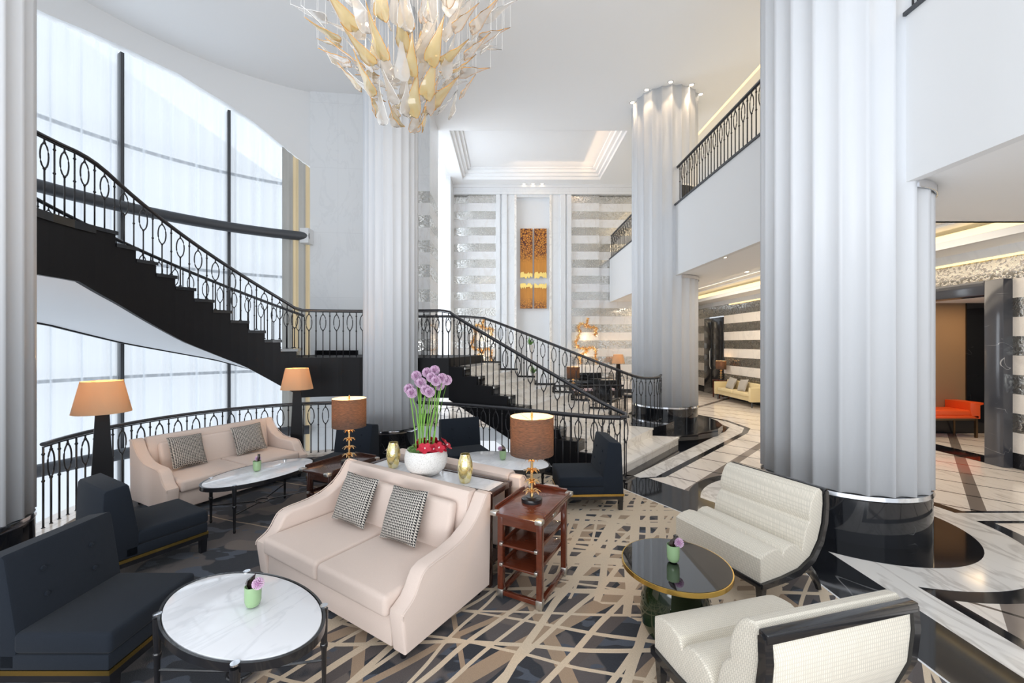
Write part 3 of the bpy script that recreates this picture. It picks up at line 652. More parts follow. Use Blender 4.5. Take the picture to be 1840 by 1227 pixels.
pts += [(-1.12, 7.70, ZL+.905), (-1.7, 7.79, ZL+.905), (-2.2, 7.87, ZL+.905), (-2.8, 7.90, ZL+.905)] + [(*ring(RI+.06, a), ZL+.905) for a in (6, 12, 18, 24)]
pts += [(*ring(RI+.06, a), ZL+.93+RS*(a-A_0)/stp) for a in range(29, 86, 6)] + [(*ring(RI+.06, a), 3.54+.9) for a in range(88, 118, 5)]
def nearfoot(p):
    a = math.degrees(atan2(-(p.x-CX), p.y-CY))
    if p.x > 1.55: return .05 if p.y < 6.1 else RL
    return nfoot(p) if p.x > -1.3 and p.y < 7.9 else foot_up(p)
railing('stair_railing', 'inner black stair railing from the curled foot over the landing up the curved flight', pts, nearfoot, sm=1, skip=lambda p: (Vector((p.x, p.y))-Vector((-2.12, 7.5))).length < .5)
op = [(*ring(RO-.06, a), ZL+.93+RS*(a-A_0)/stp) for a in range(84, 25, -6)]
op = [(*ring(RO-.06, a), 3.54+.9) for a in range(117, 87, -6)] + op + [(*ring(RO-.06, 23.5), ZL+.905)]
railing('stair_railing', 'outer black railing of the curved upper flight, against the tall window', op, foot_up, sm=1)
fp = [(-2.2, 9.42, ZL+.905), (-.66, 9.40, ZL+.905)]
for k in (9, 6, 4, 3): x, y = Fp(k); fp.append((x, y-.06, RL*k+.95+.1))
fp += [(2.6, 8.66, 1.34), (2.85, 8.78, 1.27), (3.1, 8.86, 1.26), (3.3, 9.0, 1.265), (3.42, 9.18, 1.30)]
def ffoot(p):
    if p.x < -.6: return ZL+.012
    if p.x > 2.45: return RL*2
    k = 2+(p.x-2.5)/(-.55-2.5)*8; return RL*min(11, math.floor(k)+1)
railing('stair_railing', 'far black railing of the lower flight, ending on the black plinth by the far column', fp, ffoot, sm=1)
railing('balcony_railing', 'black railing with oval motifs along the upper balcony edge', [(3.95, y, 6.10) for y in (15.7, 9, 1.0)], lambda p: 5.235, sm=0, skip=lambda p: (Vector((p.x, p.y))-Vector((3.92, 10.3))).length < .75 or (Vector((p.x, p.y))-Vector(C1)).length < .75 or p.y < 4)
railing('lobby_railing', 'low black railing in the rear hall in front of the piano', [(.9, 10.7, .90), (2.6, 10.75, .90), (3.05, 10.8, .90)], lambda p: .004, sm=0)
# ------------------------------------------------------------------ columns
def column(x, y, r, zt, label, flutes=22, z0=0, hb=.5, half=False, rz=0):
    t = thing('column', label, 'column', (x, y, z0), rz, 'white fluted columns')
    prof = []; per = 10
    for i in range(flutes):
        for j in range(per):
            u = j/per; a = 2*pi*(i+u)/flutes; rr = r-(.062*r)*(sin(pi*u)**.8); prof.append((rr*cos(a), rr*sin(a)))
    bm = bmesh.new(); lo = [bm.verts.new((*p, hb)) for p in prof]; hi = [bm.verts.new((*p, zt-z0)) for p in prof]; k = len(prof)
    for i in range(k): bm.faces.new((lo[i], lo[(i+1) % k], hi[(i+1) % k], hi[i]))
    bm.faces.new(lo[::-1]); bm.faces.new(hi); m = MB(); m.bm.free(); m.bm = bm; m.build('shaft', 'column_plaster', t, ang=50)
    m = MB(); m.lathe([(0, hb-.06), (r*.985, hb-.06), (r*1.0, hb-.045), (r*.985, hb-.008), (0, hb-.008)], seg=72); m.build('metal_band', 'chrome', t)
    m = MB(); m.lathe([(0, 0), (r*.985, 0), (r*.985, hb-.06), (0, hb-.06)], seg=72); m.build('marble_base', 'black_marble', t)
    return t
c1 = column(*C1, .775, ZC-.0, 'huge white fluted column in the right foreground beside the cream slipper chairs', rz=.05)
c2 = column(3.92, 10.3, .78, ZC, 'far white fluted column standing on the black plinth below the balcony', z0=RL, hb=.5-RL+.02)
c3 = column(-2.12, 7.5, .487, ZC, 'slimmer white fluted column in the middle, behind the flower bowl', 20)
c4 = column(-4.62, 3.38, .5, ZC, 'white fluted column cut off by the left edge of the photo', 20)
def arcband(r, a0, a1, z0, z1, th, mat, name, parent):
    m = MB(); k = 24
    for i in range(k):
        a, b = radians(a0+(a1-a0)*i/k), radians(a0+(a1-a0)*(i+1)/k)
        m.prism([(r*cos(a), r*sin(a)), (r*cos(b), r*sin(b)), ((r+th)*cos(b), (r+th)*sin(b)), ((r+th)*cos(a), (r+th)*sin(a))], z0, z1)
    bmesh.ops.remove_doubles(m.bm, verts=m.bm.verts, dist=.001)
    return m.build(name, mat, parent, ang=60)
for t, z0 in ((c1, 0), (c2, RL)):
    arcband(.775, -82, 82, 5.21-z0, 5.66-z0, .03, 'black_marble', 'upper_base', t); arcband(.775, -82, 82, 5.66-z0, 5.70-z0, .04, 'chrome', 'upper_band', t)
    arcband(.775, -82, 82, 3.52-z0, 3.59-z0, .02, 'chrome', 'ceiling_band', t)
# ------------------------------------------------------------------ recessed downlights
def downlight(x, y, z, label, group, power=0, ang=70, r=.045):
    t = thing('downlight', label, 'ceiling light', (x, y, z), 0, group)
    m = MB(); m.lathe([(r, -.001), (r*1.5, -.001), (r*1.5, -.008), (r, -.008), (r, -.001)], seg=20); m.build('trim_ring', 'chrome', t)
    m = MB(); m.lathe([(0, -.004), (r, -.004), (r, -.001), (0, -.001)], seg=20); m.build('lens', 'spot_glow', t)
    if power: spot('downlight_beam', (x, y, z-.02), power, ang=ang)
G = 'downlights around the top of the far column'
for i, (px, py) in enumerate(((1136, 184), (1162, 161), (1205, 147), (1243, 152), (1259, 169))):
    D = (ZC-2)*F/(617-py); w = ('lowest and leftmost', 'second from the left', 'middle', 'second from the right', 'rightmost')[i]
    downlight((px-912)/F*D, D, ZC, f'{w} of the five tiny downlights around the far column top', G, 8 if i < 4 else 0, 60)
for i, x in enumerate((.62, .96, 1.30)): downlight(x, YB-.32, ZC, ('left', 'middle', 'right')[i]+' of three small downlights above the gold wall art', 'downlights above the wall art', 9, 50)
for (px, py), w in zip(((1301, 462), (1342, 488)), ('nearer', 'farther')):
    D = 1.6*F/(617-py); downlight((px-912)/F*D, D, 3.6, f'{w} small downlight in the low ceiling under the balcony', 'downlights under the balcony', 0)
# ------------------------------------------------------------------ sofas
def sofa(loc, rz, label, w=1.76, group='beige two-seat sofas'):
    t = thing('sofa', label, 'sofa', loc, rz, group); h = w/2; th = .13
    prof = [(.02, .07), (-.012, .30), (-.006, .335), (.03, .352), (.075, .378), (.112, .42), (.138, .468), (.170, .510), (.23, .532), (.42, .540), (.56, .562), (.69, .620), (.78, .700), (.83, .770), (.86, .805), (.905, .81), (.925, .79), (.905, .07)]
    for s in (-1, 1):
        m = MB(); x0, x1 = (h-th, h) if s > 0 else (-h, -h+th); m.prism(prof, x0, x1, 'x', .02, 3); am = m.build('arm', 'beige_linen', t)
        m = MB(); m.tube(smoothpath([(s*(h-.001), y, z) for y, z in prof[1:-1]], 1), .0045, 6); m.build('piping', 'beige_linen', am)
    ip = h-th-.005
    m = MB(); m.box((0, .42, .17), (2*ip, .80, .20), .012); m.build('base', 'beige_linen', t)
    m = MB(); bp = [(.70, .12), (.79, .79), (.815, .815), (.89, .815), (.92, .79), (.90, .12)]; m.prism(bp, -ip, ip, 'x', .012, 2); m.build('backrest', 'beige_linen', t)
    m = MB(); R_ = Matrix.Rotation(radians(-12), 3, 'X'); m.box((0, .695, .555), (2*ip-.16, .09, .38), .035, 3, rot=R_); m.build('back_pad', 'beige_linen', t)
    for s in (-1, 1):
        m = MB(); m.box((s*ip/2, .34, .335), (ip-.006, .74, .14), .035, 4); m.build('seat_cushion', 'beige_linen', t)
        for y in (.07, .85):
            m = MB(); m.lathe([(0, 0), (.018, 0), (.030, .075), (0, .075)], (s*(h-.08), y, .002), 12); m.build('leg', 'black_lacquer', t)
    return t
r1 = fdir(-.544, -.839); s1 = sofa((-1.368, 2.986, .012), r1, 'beige two-seat sofa in the centre foreground beside the red wooden side table')
s2 = copy_thing(s1, 'beige sofa mostly hidden, back to back with the centre sofa behind the marble console', (-.12, 4.90, .012), r1+pi)
s3 = copy_thing(s1, 'long beige sofa in front of the curved balustrade at the left', (-3.42, 5.40, .012), fdir(.88, -.47))
def cushion(loc, rz, tilt, label, mat='houndstooth', d=(.41, .13, .41), yaw=0, group='houndstooth cushions', cat='cushion'):
    t = MB(); t.pillow((0, 0, 0), d); o = t.build('cushion', mat, ang=80); o.location = loc
    o.rotation_euler = (Matrix.Rotation(rz, 3, 'Z') @ Matrix.Rotation(yaw, 3, 'Y') @ Matrix.Rotation(tilt, 3, 'X')).to_euler(); return tag(o, label, cat, group)
def loc_on(base, rz, lx, ly, lz): return (base[0]+lx*cos(rz)-ly*sin(rz), base[1]+lx*sin(rz)+ly*cos(rz), lz)
B1 = (-1.368, 2.986)
cushion(loc_on(B1, r1, -.33, .555, .63), r1+.05, radians(-24), 'black and white houndstooth cushion, the left one on the centre sofa', yaw=.03)
cushion(loc_on(B1, r1, .28, .555, .63), r1-.02, radians(-24), 'black and white houndstooth cushion, the right one on the centre sofa', yaw=-.06)
B3 = (-3.42, 5.40); r3 = fdir(.88, -.47)
cushion(loc_on(B3, r3, -.42, .56, .625), r3+.1, radians(-24), 'houndstooth cushion at the left end of the sofa by the balustrade', yaw=.05)
cushion(loc_on(B3, r3, .35, .56, .625), r3-.08, radians(-24), 'houndstooth cushion on the right half of the sofa by the balustrade', yaw=-.05)
# ------------------------------------------------------------------ dark armless lounge chairs (origin at front centre, facing -Y)
def dark_chair(loc, rz, label, w=.60):
    t = thing('lounge_chair', label, 'chair', loc, rz, 'dark navy armless lounge chairs'); h = w/2
    m = MB(); m.box((0, .27, .342), (w, .54, .118), .025, 3); m.build('seat', 'navy_wool', t)
    m = MB(); m.box((0, .31, .242), (w, .60, .085), .008); m.build('base', 'navy_wool', t)
    m = MB(); m.prism([(.52, .20), (.52, .40), (.585, .80), (.60, .82), (.73, .80), (.745, .78), (.77, .20)], -h, h, 'x', .014, 2); bk = m.build('backrest', 'navy_wool', t)
    for s in (-1, 1):
        for z in (.52, .67):
            y = .52+(z-.40)*.1625; m = MB(); m.lathe([(0, .012), (.012, .008), (.015, 0), (0, -.004)], (s*.14, y-.004, z), 12, rot=Matrix.Rotation(radians(81), 3, 'X')); m.build('button', 'navy_wool', bk)
    m = MB(); m.box((0, .39, .187), (w+.006, .77, .026)); m.build('brass_strip', 'brass', t)
    m = MB(); m.box((0, .385, .155), (w-.004, .76, .04)); m.build('plinth_frame', 'black_lacquer', t)
    for s in (-1, 1):
        for y in (.035, .74):
            m = MB(); m.prism([(s*(h-.045)-.022, 0), (s*(h-.045)+.020, 0), (s*(h-.04)+.032, .136), (s*(h-.04)-.032, .136)], y-.025, y+.025, 'y'); m.build('leg', 'black_lacquer', t)
    return t
ZF = .012
chA = dark_chair((-2.17, 2.56, ZF), pi/2, 'dark navy armless chair in the left foreground beside the oval marble table', .62)
copy_thing(chA, 'dark navy armless chair seen from behind, in front of the left floor lamp', (-3.12, 4.09, ZF), fdir(.5, .86))
copy_thing(chA, 'dark navy armless chair behind the left table lamp, against the middle column', (-2.42, 5.45, ZF), fdir(-.31, -.95))
copy_thing(chA, 'dark navy armless chair facing forward behind the right oval marble table', (-.50, 5.90, ZF), fdir(.40, -.92))
copy_thing(chA, 'dark navy armless chair at the carpet edge beside the foot of the stair, facing left', (.60, 5.17, ZF), fdir(-1, -.04))
# ------------------------------------------------------------------ cream slipper chairs
def slipper(loc, rz, label, w=.82):
    t = thing('slipper_chair', label, 'chair', loc, rz, 'cream slipper chairs'); h = w/2
    cp_ = [(.0, .22), (.0, .40), (.04, .425), (.10, .44), (.16, .445), (.215, .43), (.245, .385), (.275, .425), (.33, .445), (.39, .44), (.44, .415), (.475, .365), (.488, .41), (.50, .46), (.52, .52), (.545, .56), (.575, .583), (.562, .62), (.572, .68), (.595, .74), (.625, .79), (.66, .818), (.70, .825), (.73, .80), (.735, .70), (.715, .55), (.665, .42), (.57, .31), (.42, .245), (.22, .225)]
    m = MB(); m.prism(cp_, -h, h, 'x', .012, 3); m.build('cushion_body', 'cream_jacquard', t)
    fr = [(-.005, .185), (-.005, .225), (.22, .23), (.42, .25), (.575, .315), (.672, .425), (.722, .55), (.742, .70), (.738, .80), (.752, .812), (.772, .80), (.78, .70), (.765, .545), (.71, .395), (.60, .27), (.43, .20), (.22, .185)]
    for s in (-1, 1):
        m = MB(); m.prism(fr, s*h-.02 if s > 0 else s*h-.02, s*h+.02, 'x'); m.build('side_rail', 'black_lacquer', t)
    m = MB(); m.prism([(.45, .215), (.60, .283), (.70, .40), (.752, .545), (.766, .70), (.762, .775), (.70, .78), (.68, .55), (.60, .40), (.45, .25)], -h+.02, h-.02, 'x', .004, 2); m.build('back_panel', 'cream_jacquard', t)
    m = MB(); m.box((0, .755, .80), (w+.02, .045, .045), .006); m.build('top_rail', 'black_lacquer', t)
    m = MB(); m.box((0, .0, .205), (w+.02, .03, .04), .004); m.build('front_rail', 'black_lacquer', t)
    for s in (-1, 1):
        m = MB(); x = s*(h-.025); m.lathe([(0, 0), (.022, 0), (.038, .19), (0, .19)], (x, .035, .0), 4, rot=Matrix.Rotation(pi/4, 3, 'Z')); m.build('front_leg', 'black_lacquer', t, smooth=False)
        m = MB(); m.tube([(x, .50, .22), (x, .585, .20), (x, .655, .13), (x, .70, .06), (x, .72, .012)], [.036, .034, .029, .025, .022], 6); m.build('rear_leg', 'black_lacquer', t)
    return t
chF = slipper((1.70, 3.40, ZF), fdir(-.92, -.39), 'cream patterned slipper chair facing left beside the huge fluted column')
copy_thing(chF, 'cream patterned slipper chair seen from behind in the bottom right foreground', (1.25, 2.50, ZF), fdir(-.25, .97))
# ------------------------------------------------------------------ tables
def leg_tab(t, x, y, ztop, tall=True):
    pr = [(0, 0), (.011, 0), (.014, .02), (.011, .03), (.015, .25), (.021, .27), (.021, .285), (.017, .29), (.022, .44), (.022, ztop-.02), (0, ztop-.02)]
    m = MB(); m.lathe(pr, (x, y, 0), 12); lg = m.build('leg', 'black_lacquer', t)
def marble_table(loc, rz, label, a, b, name, cat='table', group=None, ztop=.5, legs=None):
    t = thing(name, label, cat, loc, rz, group); k = 64
    def e(s): return [((a-s)*cos(2*pi*i/k), (b-s)*sin(2*pi*i/k)) for i in range(k)]
    m = MB(); m.prism(e(.0), ztop-.025, ztop, 'z', .006); m.build('marble_top', 'table_marble', t)
    m = MB(); m.lathe([(a+.004, -.045), (a+.022, -.045), (a+.022, -.002), (a+.003, -.002), (a+.003, -.045)], (0, 0, ztop), k, sy=(b+.01)/(a+.01)); m.build('apron', 'black_lacquer', t)
    for (x, y) in legs:
        leg_tab(t, x, y, ztop); m = MB(); d = Vector((x, y)).normalized(); m.lathe([(0, -.006), (.021, -.006), (.021, .002), (0, .003)], (x, y, ztop), 14); m.build('leg_cap', 'chrome', t)
    m = MB(); k = 24; rr = .07; m.tube([(rr*cos(2*pi*i/k), rr*sin(2*pi*i/k), .16) for i in range(k)], .008, 6, closed=True); m.build('stretcher_ring', 'black_lacquer', t)
    for (x, y) in legs:
        L_ = sqrt(x*x+y*y); m = MB(); m.tube([(x*rr/L_, y*rr/L_, .16), (x, y, .19)], .007, 6); m.build('stretcher', 'black_lacquer', t)
    return t
q = .383; rt = fdir(0, -1)
marble_table((-1.487, 2.305, ZF), radians(-28), 'oval white marble coffee table with black frame in the left foreground', .545, .30, 'oval_table', group='oval marble tables', legs=[(.375, .24), (.375, -.24), (-.375, .24), (-.375, -.24)])
ol = [(.42, .25), (.42, -.25), (-.42, .25), (-.42, -.25)]
ov = marble_table((-2.86, 4.80, ZF), atan2(.86, .51), 'oval white marble table in front of the sofa by the balustrade', .60, .345, 'oval_table', group='oval marble tables', legs=ol)
copy_thing(ov, 'oval white marble table behind the console, near the dark chairs', (-.04, 5.27, ZF), atan2(-.56, .98))
t = thing('black_glass_table', 'round black glass table with gold rim between the cream slipper chairs', 'table', (1.165, 2.86, ZF))
m = MB(); m.lathe([(0, .445), (.352, .445), (.352, .470), (0, .4705)], seg=72); m.build('glass_top', 'black_glass', t)
m = MB(); m.lathe([(.350, .438), (.360, .438), (.360, .468), (.350, .468), (.350, .438)], seg=72); m.build('gold_rim', 'brass', t)
m = MB(); m.lathe([(0, 0), (.20, 0), (.225, .05), (.235, .12), (.225, .22), (.19, .33), (.165, .44), (0, .44)], seg=48); m.build('glass_base', 'green_dark_glass', t)
# console between the two sofas
rc = atan2(-.498, .867); ct = thing('console_table', 'dark console with marble top between the back-to-back sofas', 'console', (-.715, 3.885, ZF), rc)
m = MB(); m.box((0, 0, .752), (1.44, .26, .016)); m.build('marble_top', 'table_marble', ct)
m = MB()
for y in (-.155, .155): m.box((0, y, .745), (1.54, .05, .045), .004)
for x in (-.745, .745): m.box((x, 0, .745), (.05, .26, .045), .004)
m.build('top_frame', 'dark_wood', ct)
for x in (-.74, .74):
    for y in (-.155, .155):
        m = MB(); m.box((x, y, .36), (.045, .045, .725), .003); m.build('leg', 'dark_wood', ct)
m = MB(); m.box((0, 0, .14), (1.44, .27, .02)); m.build('shelf', 'dark_wood', ct)
# campaign side tables
def side_table(loc, rz, label, wood, w=.43, l=.70):
    t = thing('side_table', label, 'side table', loc, rz, 'campaign side tables'); Z = .69
    m = MB(); m.box((0, 0, Z-.0125), (w, l, .025), .003); m.build('tabletop', wood, t)
    for s in (-1, 1):
        m = MB(); m.box((s*(w/2-.006), .0, Z+.010), (.012, l-.14, .024), .002); m.build('gallery_rail', wood, t)
    m = MB(); m.box((0, l/2-.006, Z+.010), (w-.1, .012, .024), .002); m.build('gallery_rail', wood, t)
    m = MB(); m.box((0, 0, Z-.07), (w-.09, l-.14, .09), .002); m.build('apron', wood, t)
    m = MB(); m.box((w/2-.042, -.02, Z-.07), (.012, l-.30, .065), .003); dr = m.build('drawer', wood, t)
    m = MB(); m.box((w/2-.030, -.02, Z-.065), (.012, .06, .03), .003); m.build('drawer_pull', 'brushed_nickel', dr)
    for sx in (-1, 1):
        for sy in (-1, 1):
            m = MB(); m.box((sx*(w/2-.026), sy*(l/2-.026), Z-.0105), (.058, .058, .034), .006, 2); m.build('corner_cap', 'brushed_nickel', t)
            m = MB(); x, y = sx*(w/2-.05), sy*(l/2-.09); m.box((x, y, (Z-.03)/2), (.045, .045, Z-.03), .003); lg = m.build('leg', wood, t)
            m = MB(); m.box((x, y, .035), (.052, .052, .07), .004); m.build('foot_cap', 'brushed_nickel', lg)
    for z in (.27, .43):
        m = MB(); m.box((0, 0, z), (w-.12, l-.10, .016), .002); sh = m.build('shelf', wood, t)
        for s in (-1, 1):
            m = MB(); m.box((s*(w/2-.065), 0, z+.014), (.01, l-.14, .022), .002); m.build('shelf_rail', wood, sh)
        for sx in (-1, 1):
            for sy in (-1, 1):
                m = MB(); m.box((sx*(w/2-.068), sy*(l/2-.060), z+.004), (.028, .028, .026), .005); m.build('shelf_cap', 'brushed_nickel', sh)
    m = MB(); m.box((0, -(l/2-.09), .04), (w-.12, .03, .035), .003); m.build('foot_rail', wood, t)
    for s in (-1, 1):
        m = MB(); m.box((s*(w/2-.05), 0, .04), (.03, l-.2, .035), .003); m.build('foot_rail', wood, t)
    return t
rs = atan2(-.466, .885)
side_table((.218, 3.39, ZF), rs, 'red-brown wooden side table with shelves and metal corners right of the centre sofa', 'red_wood')
side_table((-1.81, 4.48, ZF), rs, 'dark wooden side table with metal corners at the left end of the console', 'dark_wood')
# ------------------------------------------------------------------ lamps
def table_lamp(loc, label, power=13, scale=1):
    t = thing('table_lamp', label, 'table lamp', loc, 0, 'table lamps with gold palm stems')
    m = MB(); m.lathe([(0, 0), (.085, 0), (.087, .012), (.085, .03), (.05, .04), (0, .04)], seg=36); m.build('base', 'black_lacquer', t)
    m = MB(); m.cyl((0, 0, .04), .011, .50, 12); m.build('stem', 'copper_gold', t)
    for q, (z, R, n) in enumerate(((.055, .07, 8), (.135, .062, 8), (.225, .058, 8), (.315, .05, 8))):
        m = MB()
        for i in range(n):
            a = 2*pi*i/n+q*.35; pts = []
            for j in range(6):
                u = j/5; rr = .008+R*u; zz = z+.035*sin(u*pi*.75)-.02*u*u+.012; wd = .013*sin(pi*min(.98, u*.85+.12))
                pts.append((rr, zz, wd))
            bm = m.bm; L0 = []; 
            for rr, zz, wd in pts:
                c_, s_ = cos(a), sin(a); L0.append([bm.verts.new((rr*c_-wd*s_, rr*s_+wd*c_, zz)), bm.verts.new((rr*c_, rr*s_, zz+.004)), bm.verts.new((rr*c_+wd*s_, rr*s_-wd*c_, zz))])
            for A_, B_ in zip(L0, L0[1:]): bm.faces.new((A_[0], A_[1], B_[1], B_[0])); bm.faces.new((A_[1], A_[2], B_[2], B_[1]))
        m.build('leaf_tier', 'copper_gold', t)
    m = MB(); R = .178; m.lathe([(R, .39), (R, .70)], seg=48); sh = m.build('lamp_shade', 'lamp_shade_brown', t)
    m = MB(); m.lathe([(R-.003, .392), (R-.003, .699)], seg=48); m.build('shade_liner', 'shade_liner', sh)
    m = MB()
    for i in range(3): a = 2*pi*i/3; m.tube([(0, 0, .66), (R*cos(a), R*sin(a), .69)], .002, 4)
    m.cyl((0, 0, .53), .006, .16, 8); m.lathe([(0, .69), (.012, .69), (.008, .71), (.012, .72), (0, .74)], seg=12); m.build('finial', 'copper_gold', t)
    m = MB(); m.lathe([(0, .51), (.018, .53), (.026, .56), (.018, .59), (0, .60)], seg=16); m.build('bulb', 'lamp_glow', t)
    l = point('table_lamp_light', (loc[0], loc[1], loc[2]+.62), power, (1, .60, .28), .04)
    return t
table_lamp((.20, 3.39, ZF+.69), 'table lamp with brown drum shade and gold leaf stem on the red wooden side table')
table_lamp((-1.73, 4.50, ZF+.69), 'table lamp with brown drum shade and gold leaf stem on the dark side table')
def floor_lamp(loc, label, rz=0, power=14):
    t = thing('floor_lamp', label, 'floor lamp', loc, rz, 'obelisk floor lamps')
    m = MB(); m.lathe([(0, .02), (.155, .02), (.075, 1.30), (0, 1.30)], seg=4, rot=Matrix.Rotation(pi/4, 3, 'Z')); m.build('pedestal', 'stair_black', t, smooth=False)
    m = MB(); m.box((0, 0, .012), (.25, .25, .024), .004); m.build('base', 'black_lacquer', t)
    m = MB(); m.lathe([(.243, 1.255), (.172, 1.595), (.169, 1.595), (.240, 1.255), (.243, 1.255)], seg=48); m.build('lamp_shade', 'lamp_shade_cream', t)
    m = MB(); m.cyl((0, 0, 1.30), .006, .28, 8)
    for i in range(3): a = 2*pi*i/3; m.tube([(0, 0, 1.57), (.17*cos(a), .17*sin(a), 1.585)], .002, 4)
    m.build('shade_frame', 'brass', t)
    m = MB(); m.lathe([(0, 1.38), (.02, 1.40), (.03, 1.44), (.02, 1.48), (0, 1.49)], seg=16); m.build('bulb', 'lamp_glow', t)
    point('floor_lamp_light', (loc[0], loc[1], loc[2]+1.50), power, (1, .58, .25), .05)
    return t
floor_lamp((-4.38, 4.45, 0), 'floor lamp with beige shade on a dark tapered base behind the left dark chair', .8)
floor_lamp((-3.44, 6.73, 0), 'floor lamp with beige shade at the right end of the sofa by the balustrade', .4)
floor_lamp((4.1, 15.25, 0), 'distant floor lamp with cream shade beside the piano in the rear hall', .1)
# ------------------------------------------------------------------ vases and flowers
def allium(m, c, r, n=110):
    for i in range(n):
        z = 1-2*(i+.5)/n; a = i*2.39996; d = Vector((sqrt(1-z*z)*cos(a), sqrt(1-z*z)*sin(a), z)); p = Vector(c)+d*r
        s = d.orthogonal().normalized(); u = d.cross(s); e = r*.17
        for k in range(2):
            w = (s*cos(k*1.6+i)+u*sin(k*1.6+i))*e; q = d*e*.25
            m.bm.faces.new([m.bm.verts.new(Vector(c)+d*r*.45), m.bm.verts.new(p+w+q), m.bm.verts.new(p+q*2.2), m.bm.verts.new(p-w+q)])
def bud_vase(loc, label, yaw=0):
    t = thing('bud_vase', label, 'vase', loc, yaw, 'green glass bud vases')
    m = MB(); m.lathe([(0, .004), (.026, .004), (.036, .012), (.042, .035), (.043, .07), (.043, .118), (.040, .119), (.038, .07), (.036, .04), (0, .03)], seg=32); m.build('vase', 'green_glass', t)
    m = MB(); k = 6
    pts = [(0, 0, .10), (-.012, 0, .13), (-.005, -.006, .16), (.022, -.01, .19)]
    for i, (x, y, z) in enumerate(pts[:-1]):
        x2, y2, z2 = pts[i+1]; w1_, w2_ = (.018, .028, .020, .0)[i], (.018, .028, .020, .002)[i+1]
        m.quad((x-w1_, y-.008, z), (x+w1_, y, z+.006), (x2+w2_, y2, z2+.006), (x2-w2_, y2-.008, z2)); m.quad((x-w1_, y-.008, z), (x-w1_*.3, y-.025, z), (x2-w2_*.3, y2-.025, z2), (x2-w2_, y2-.008, z2))
    m.build('folded_leaf', 'dark_leaf', t)
    m = MB(); m.lathe([(0, -.02), (.015, -.014), (.02, 0), (.015, .014), (0, .02)], (.036, -.012, .135), 12); fc = m.build('bloom_core', 'allium_core', t)
    m = MB(); allium(m, (.036, -.012, .135), .030, 90); m.build('bloom', 'allium_lilac', t, smooth=False)
    return t
v1 = bud_vase((-1.44, 2.33, ZF+.502), 'small green glass bud vase on the oval marble table in the left foreground')
copy_thing(v1, 'small green glass bud vase on the oval table before the balustrade sofa', (-2.92, 4.80, ZF+.502), 2.2)
copy_thing(v1, 'small green glass bud vase on the round black glass table', (1.15, 2.86, ZF+.473), .1)
copy_thing(v1, 'small green glass bud vase on the oval table behind the console', (-.06, 5.27, ZF+.502), 3.0)
ZT = ZF+.7605
def gold_vase(loc, label):
    m = MB(); m.lathe([(0, 0), (.040, 0), (.047, .01), (.064, .08), (.069, .125), (.062, .185), (.045, .235), (.042, .25), (.040, .249), (.058, .18), (.062, .12), (.03, .02), (0, .02)], seg=36)
    o = m.build('gold_vase', 'mercury_glass'); o.location = loc; return tag(o, label, 'vase', 'gold glass vases')
gold_vase((-1.13, 4.075, ZT), 'gold mercury-glass vase on the console left of the flower bowl')
gold_vase((-.375, 3.645, ZT), 'gold mercury-glass vase on the console right of the flower bowl')
t = thing('flower_bowl', 'round pale stone bowl of tall lilac alliums and red orchids on the console', 'flower arrangement', (-.765, 3.87, ZT))
m = MB(); m.lathe([(0, 0), (.085, 0), (.13, .02), (.175, .065), (.197, .12), (.199, .17), (.188, .225), (.178, .24), (.172, .235), (.18, .18), (.17, .12), (0, .12)], seg=56); m.build('bowl', 'speckled_ceramic', t)
m = MB(); m.lathe([(0, .20), (.178, .205), (0, .222)], seg=30); m.build('soil', 'succulent_green', t)
bl = [(-.16, 0, .80), (-.12, -.06, .77), (-.10, .04, .92), (-.04, -.03, .86), (.0, .05, .95), (.01, -.07, .80), (.05, .0, .91), (.07, .06, .97), (.10, -.04, .88), (.12, .03, .83), (.15, .0, .90), (-.08, .08, .86), (.05, -.09, .78), (.19, .03, .88)]
for i, (x, y, z) in enumerate(bl):
    bx0, by0 = x*.35-.02+random.uniform(-.03, .03), y*.5+random.uniform(-.02, .02)
    m = MB(); m.tube([(bx0, by0, .18), (bx0*.8+x*.2+.01*sin(i*2), by0, .4), (bx0*.4+x*.6+.012*sin(i), (by0+y)/2, .62), (x, y, z-.02)], .0055, 6); sg = m.build('allium_stem', 'stem_green', t)
    m = MB(); allium(m, (x, y, z), .046, 150); m.lathe([(0, -.018), (.013, -.013), (.018, 0), (.013, .013), (0, .018)], (x, y, z), 10); ah = m.build('allium_head', 'allium_lilac', t, smooth=False); ah.data.materials.append(MATS['allium_core'])
    for p in ah.data.polygons: p.material_index = 1 if p.index >= 300 or p.index % 2 == 1 and p.index % 3 == 0 else 0
for i in range(22):
    a = -2.25+i*.27; rr = .085+.035*(i % 3); x, y, z = rr*cos(a)+.04, rr*sin(a)*.95, .245+.03*((i*7) % 3)/2
    if x < -.06 and y < .02: continue
    m = MB(); tilt = Matrix.Rotation(atan2(y, x), 3, 'Z') @ Matrix.Rotation(radians(48), 3, 'Y')
    for k in range(5):
        b = 2*pi*k/5; d = tilt @ Vector((cos(b), sin(b), .25)); s_ = tilt @ Vector((-sin(b), cos(b), .1)); c0 = Vector((x, y, z))
        m.bm.faces.new([m.bm.verts.new(c0), m.bm.verts.new(c0+d*.030+s_*.028), m.bm.verts.new(c0+d*.057+s_*.012), m.bm.verts.new(c0+d*.057-s_*.012), m.bm.verts.new(c0+d*.030-s_*.028)])
    og = m.build('orchid', 'orchid_red', t, smooth=False)
    m = MB(); m.lathe([(0, 0), (.008, .004), (.006, .016), (0, .018)], (x, y, z), 8, rot=tilt); m.build('orchid_lip', 'orchid_white', og)
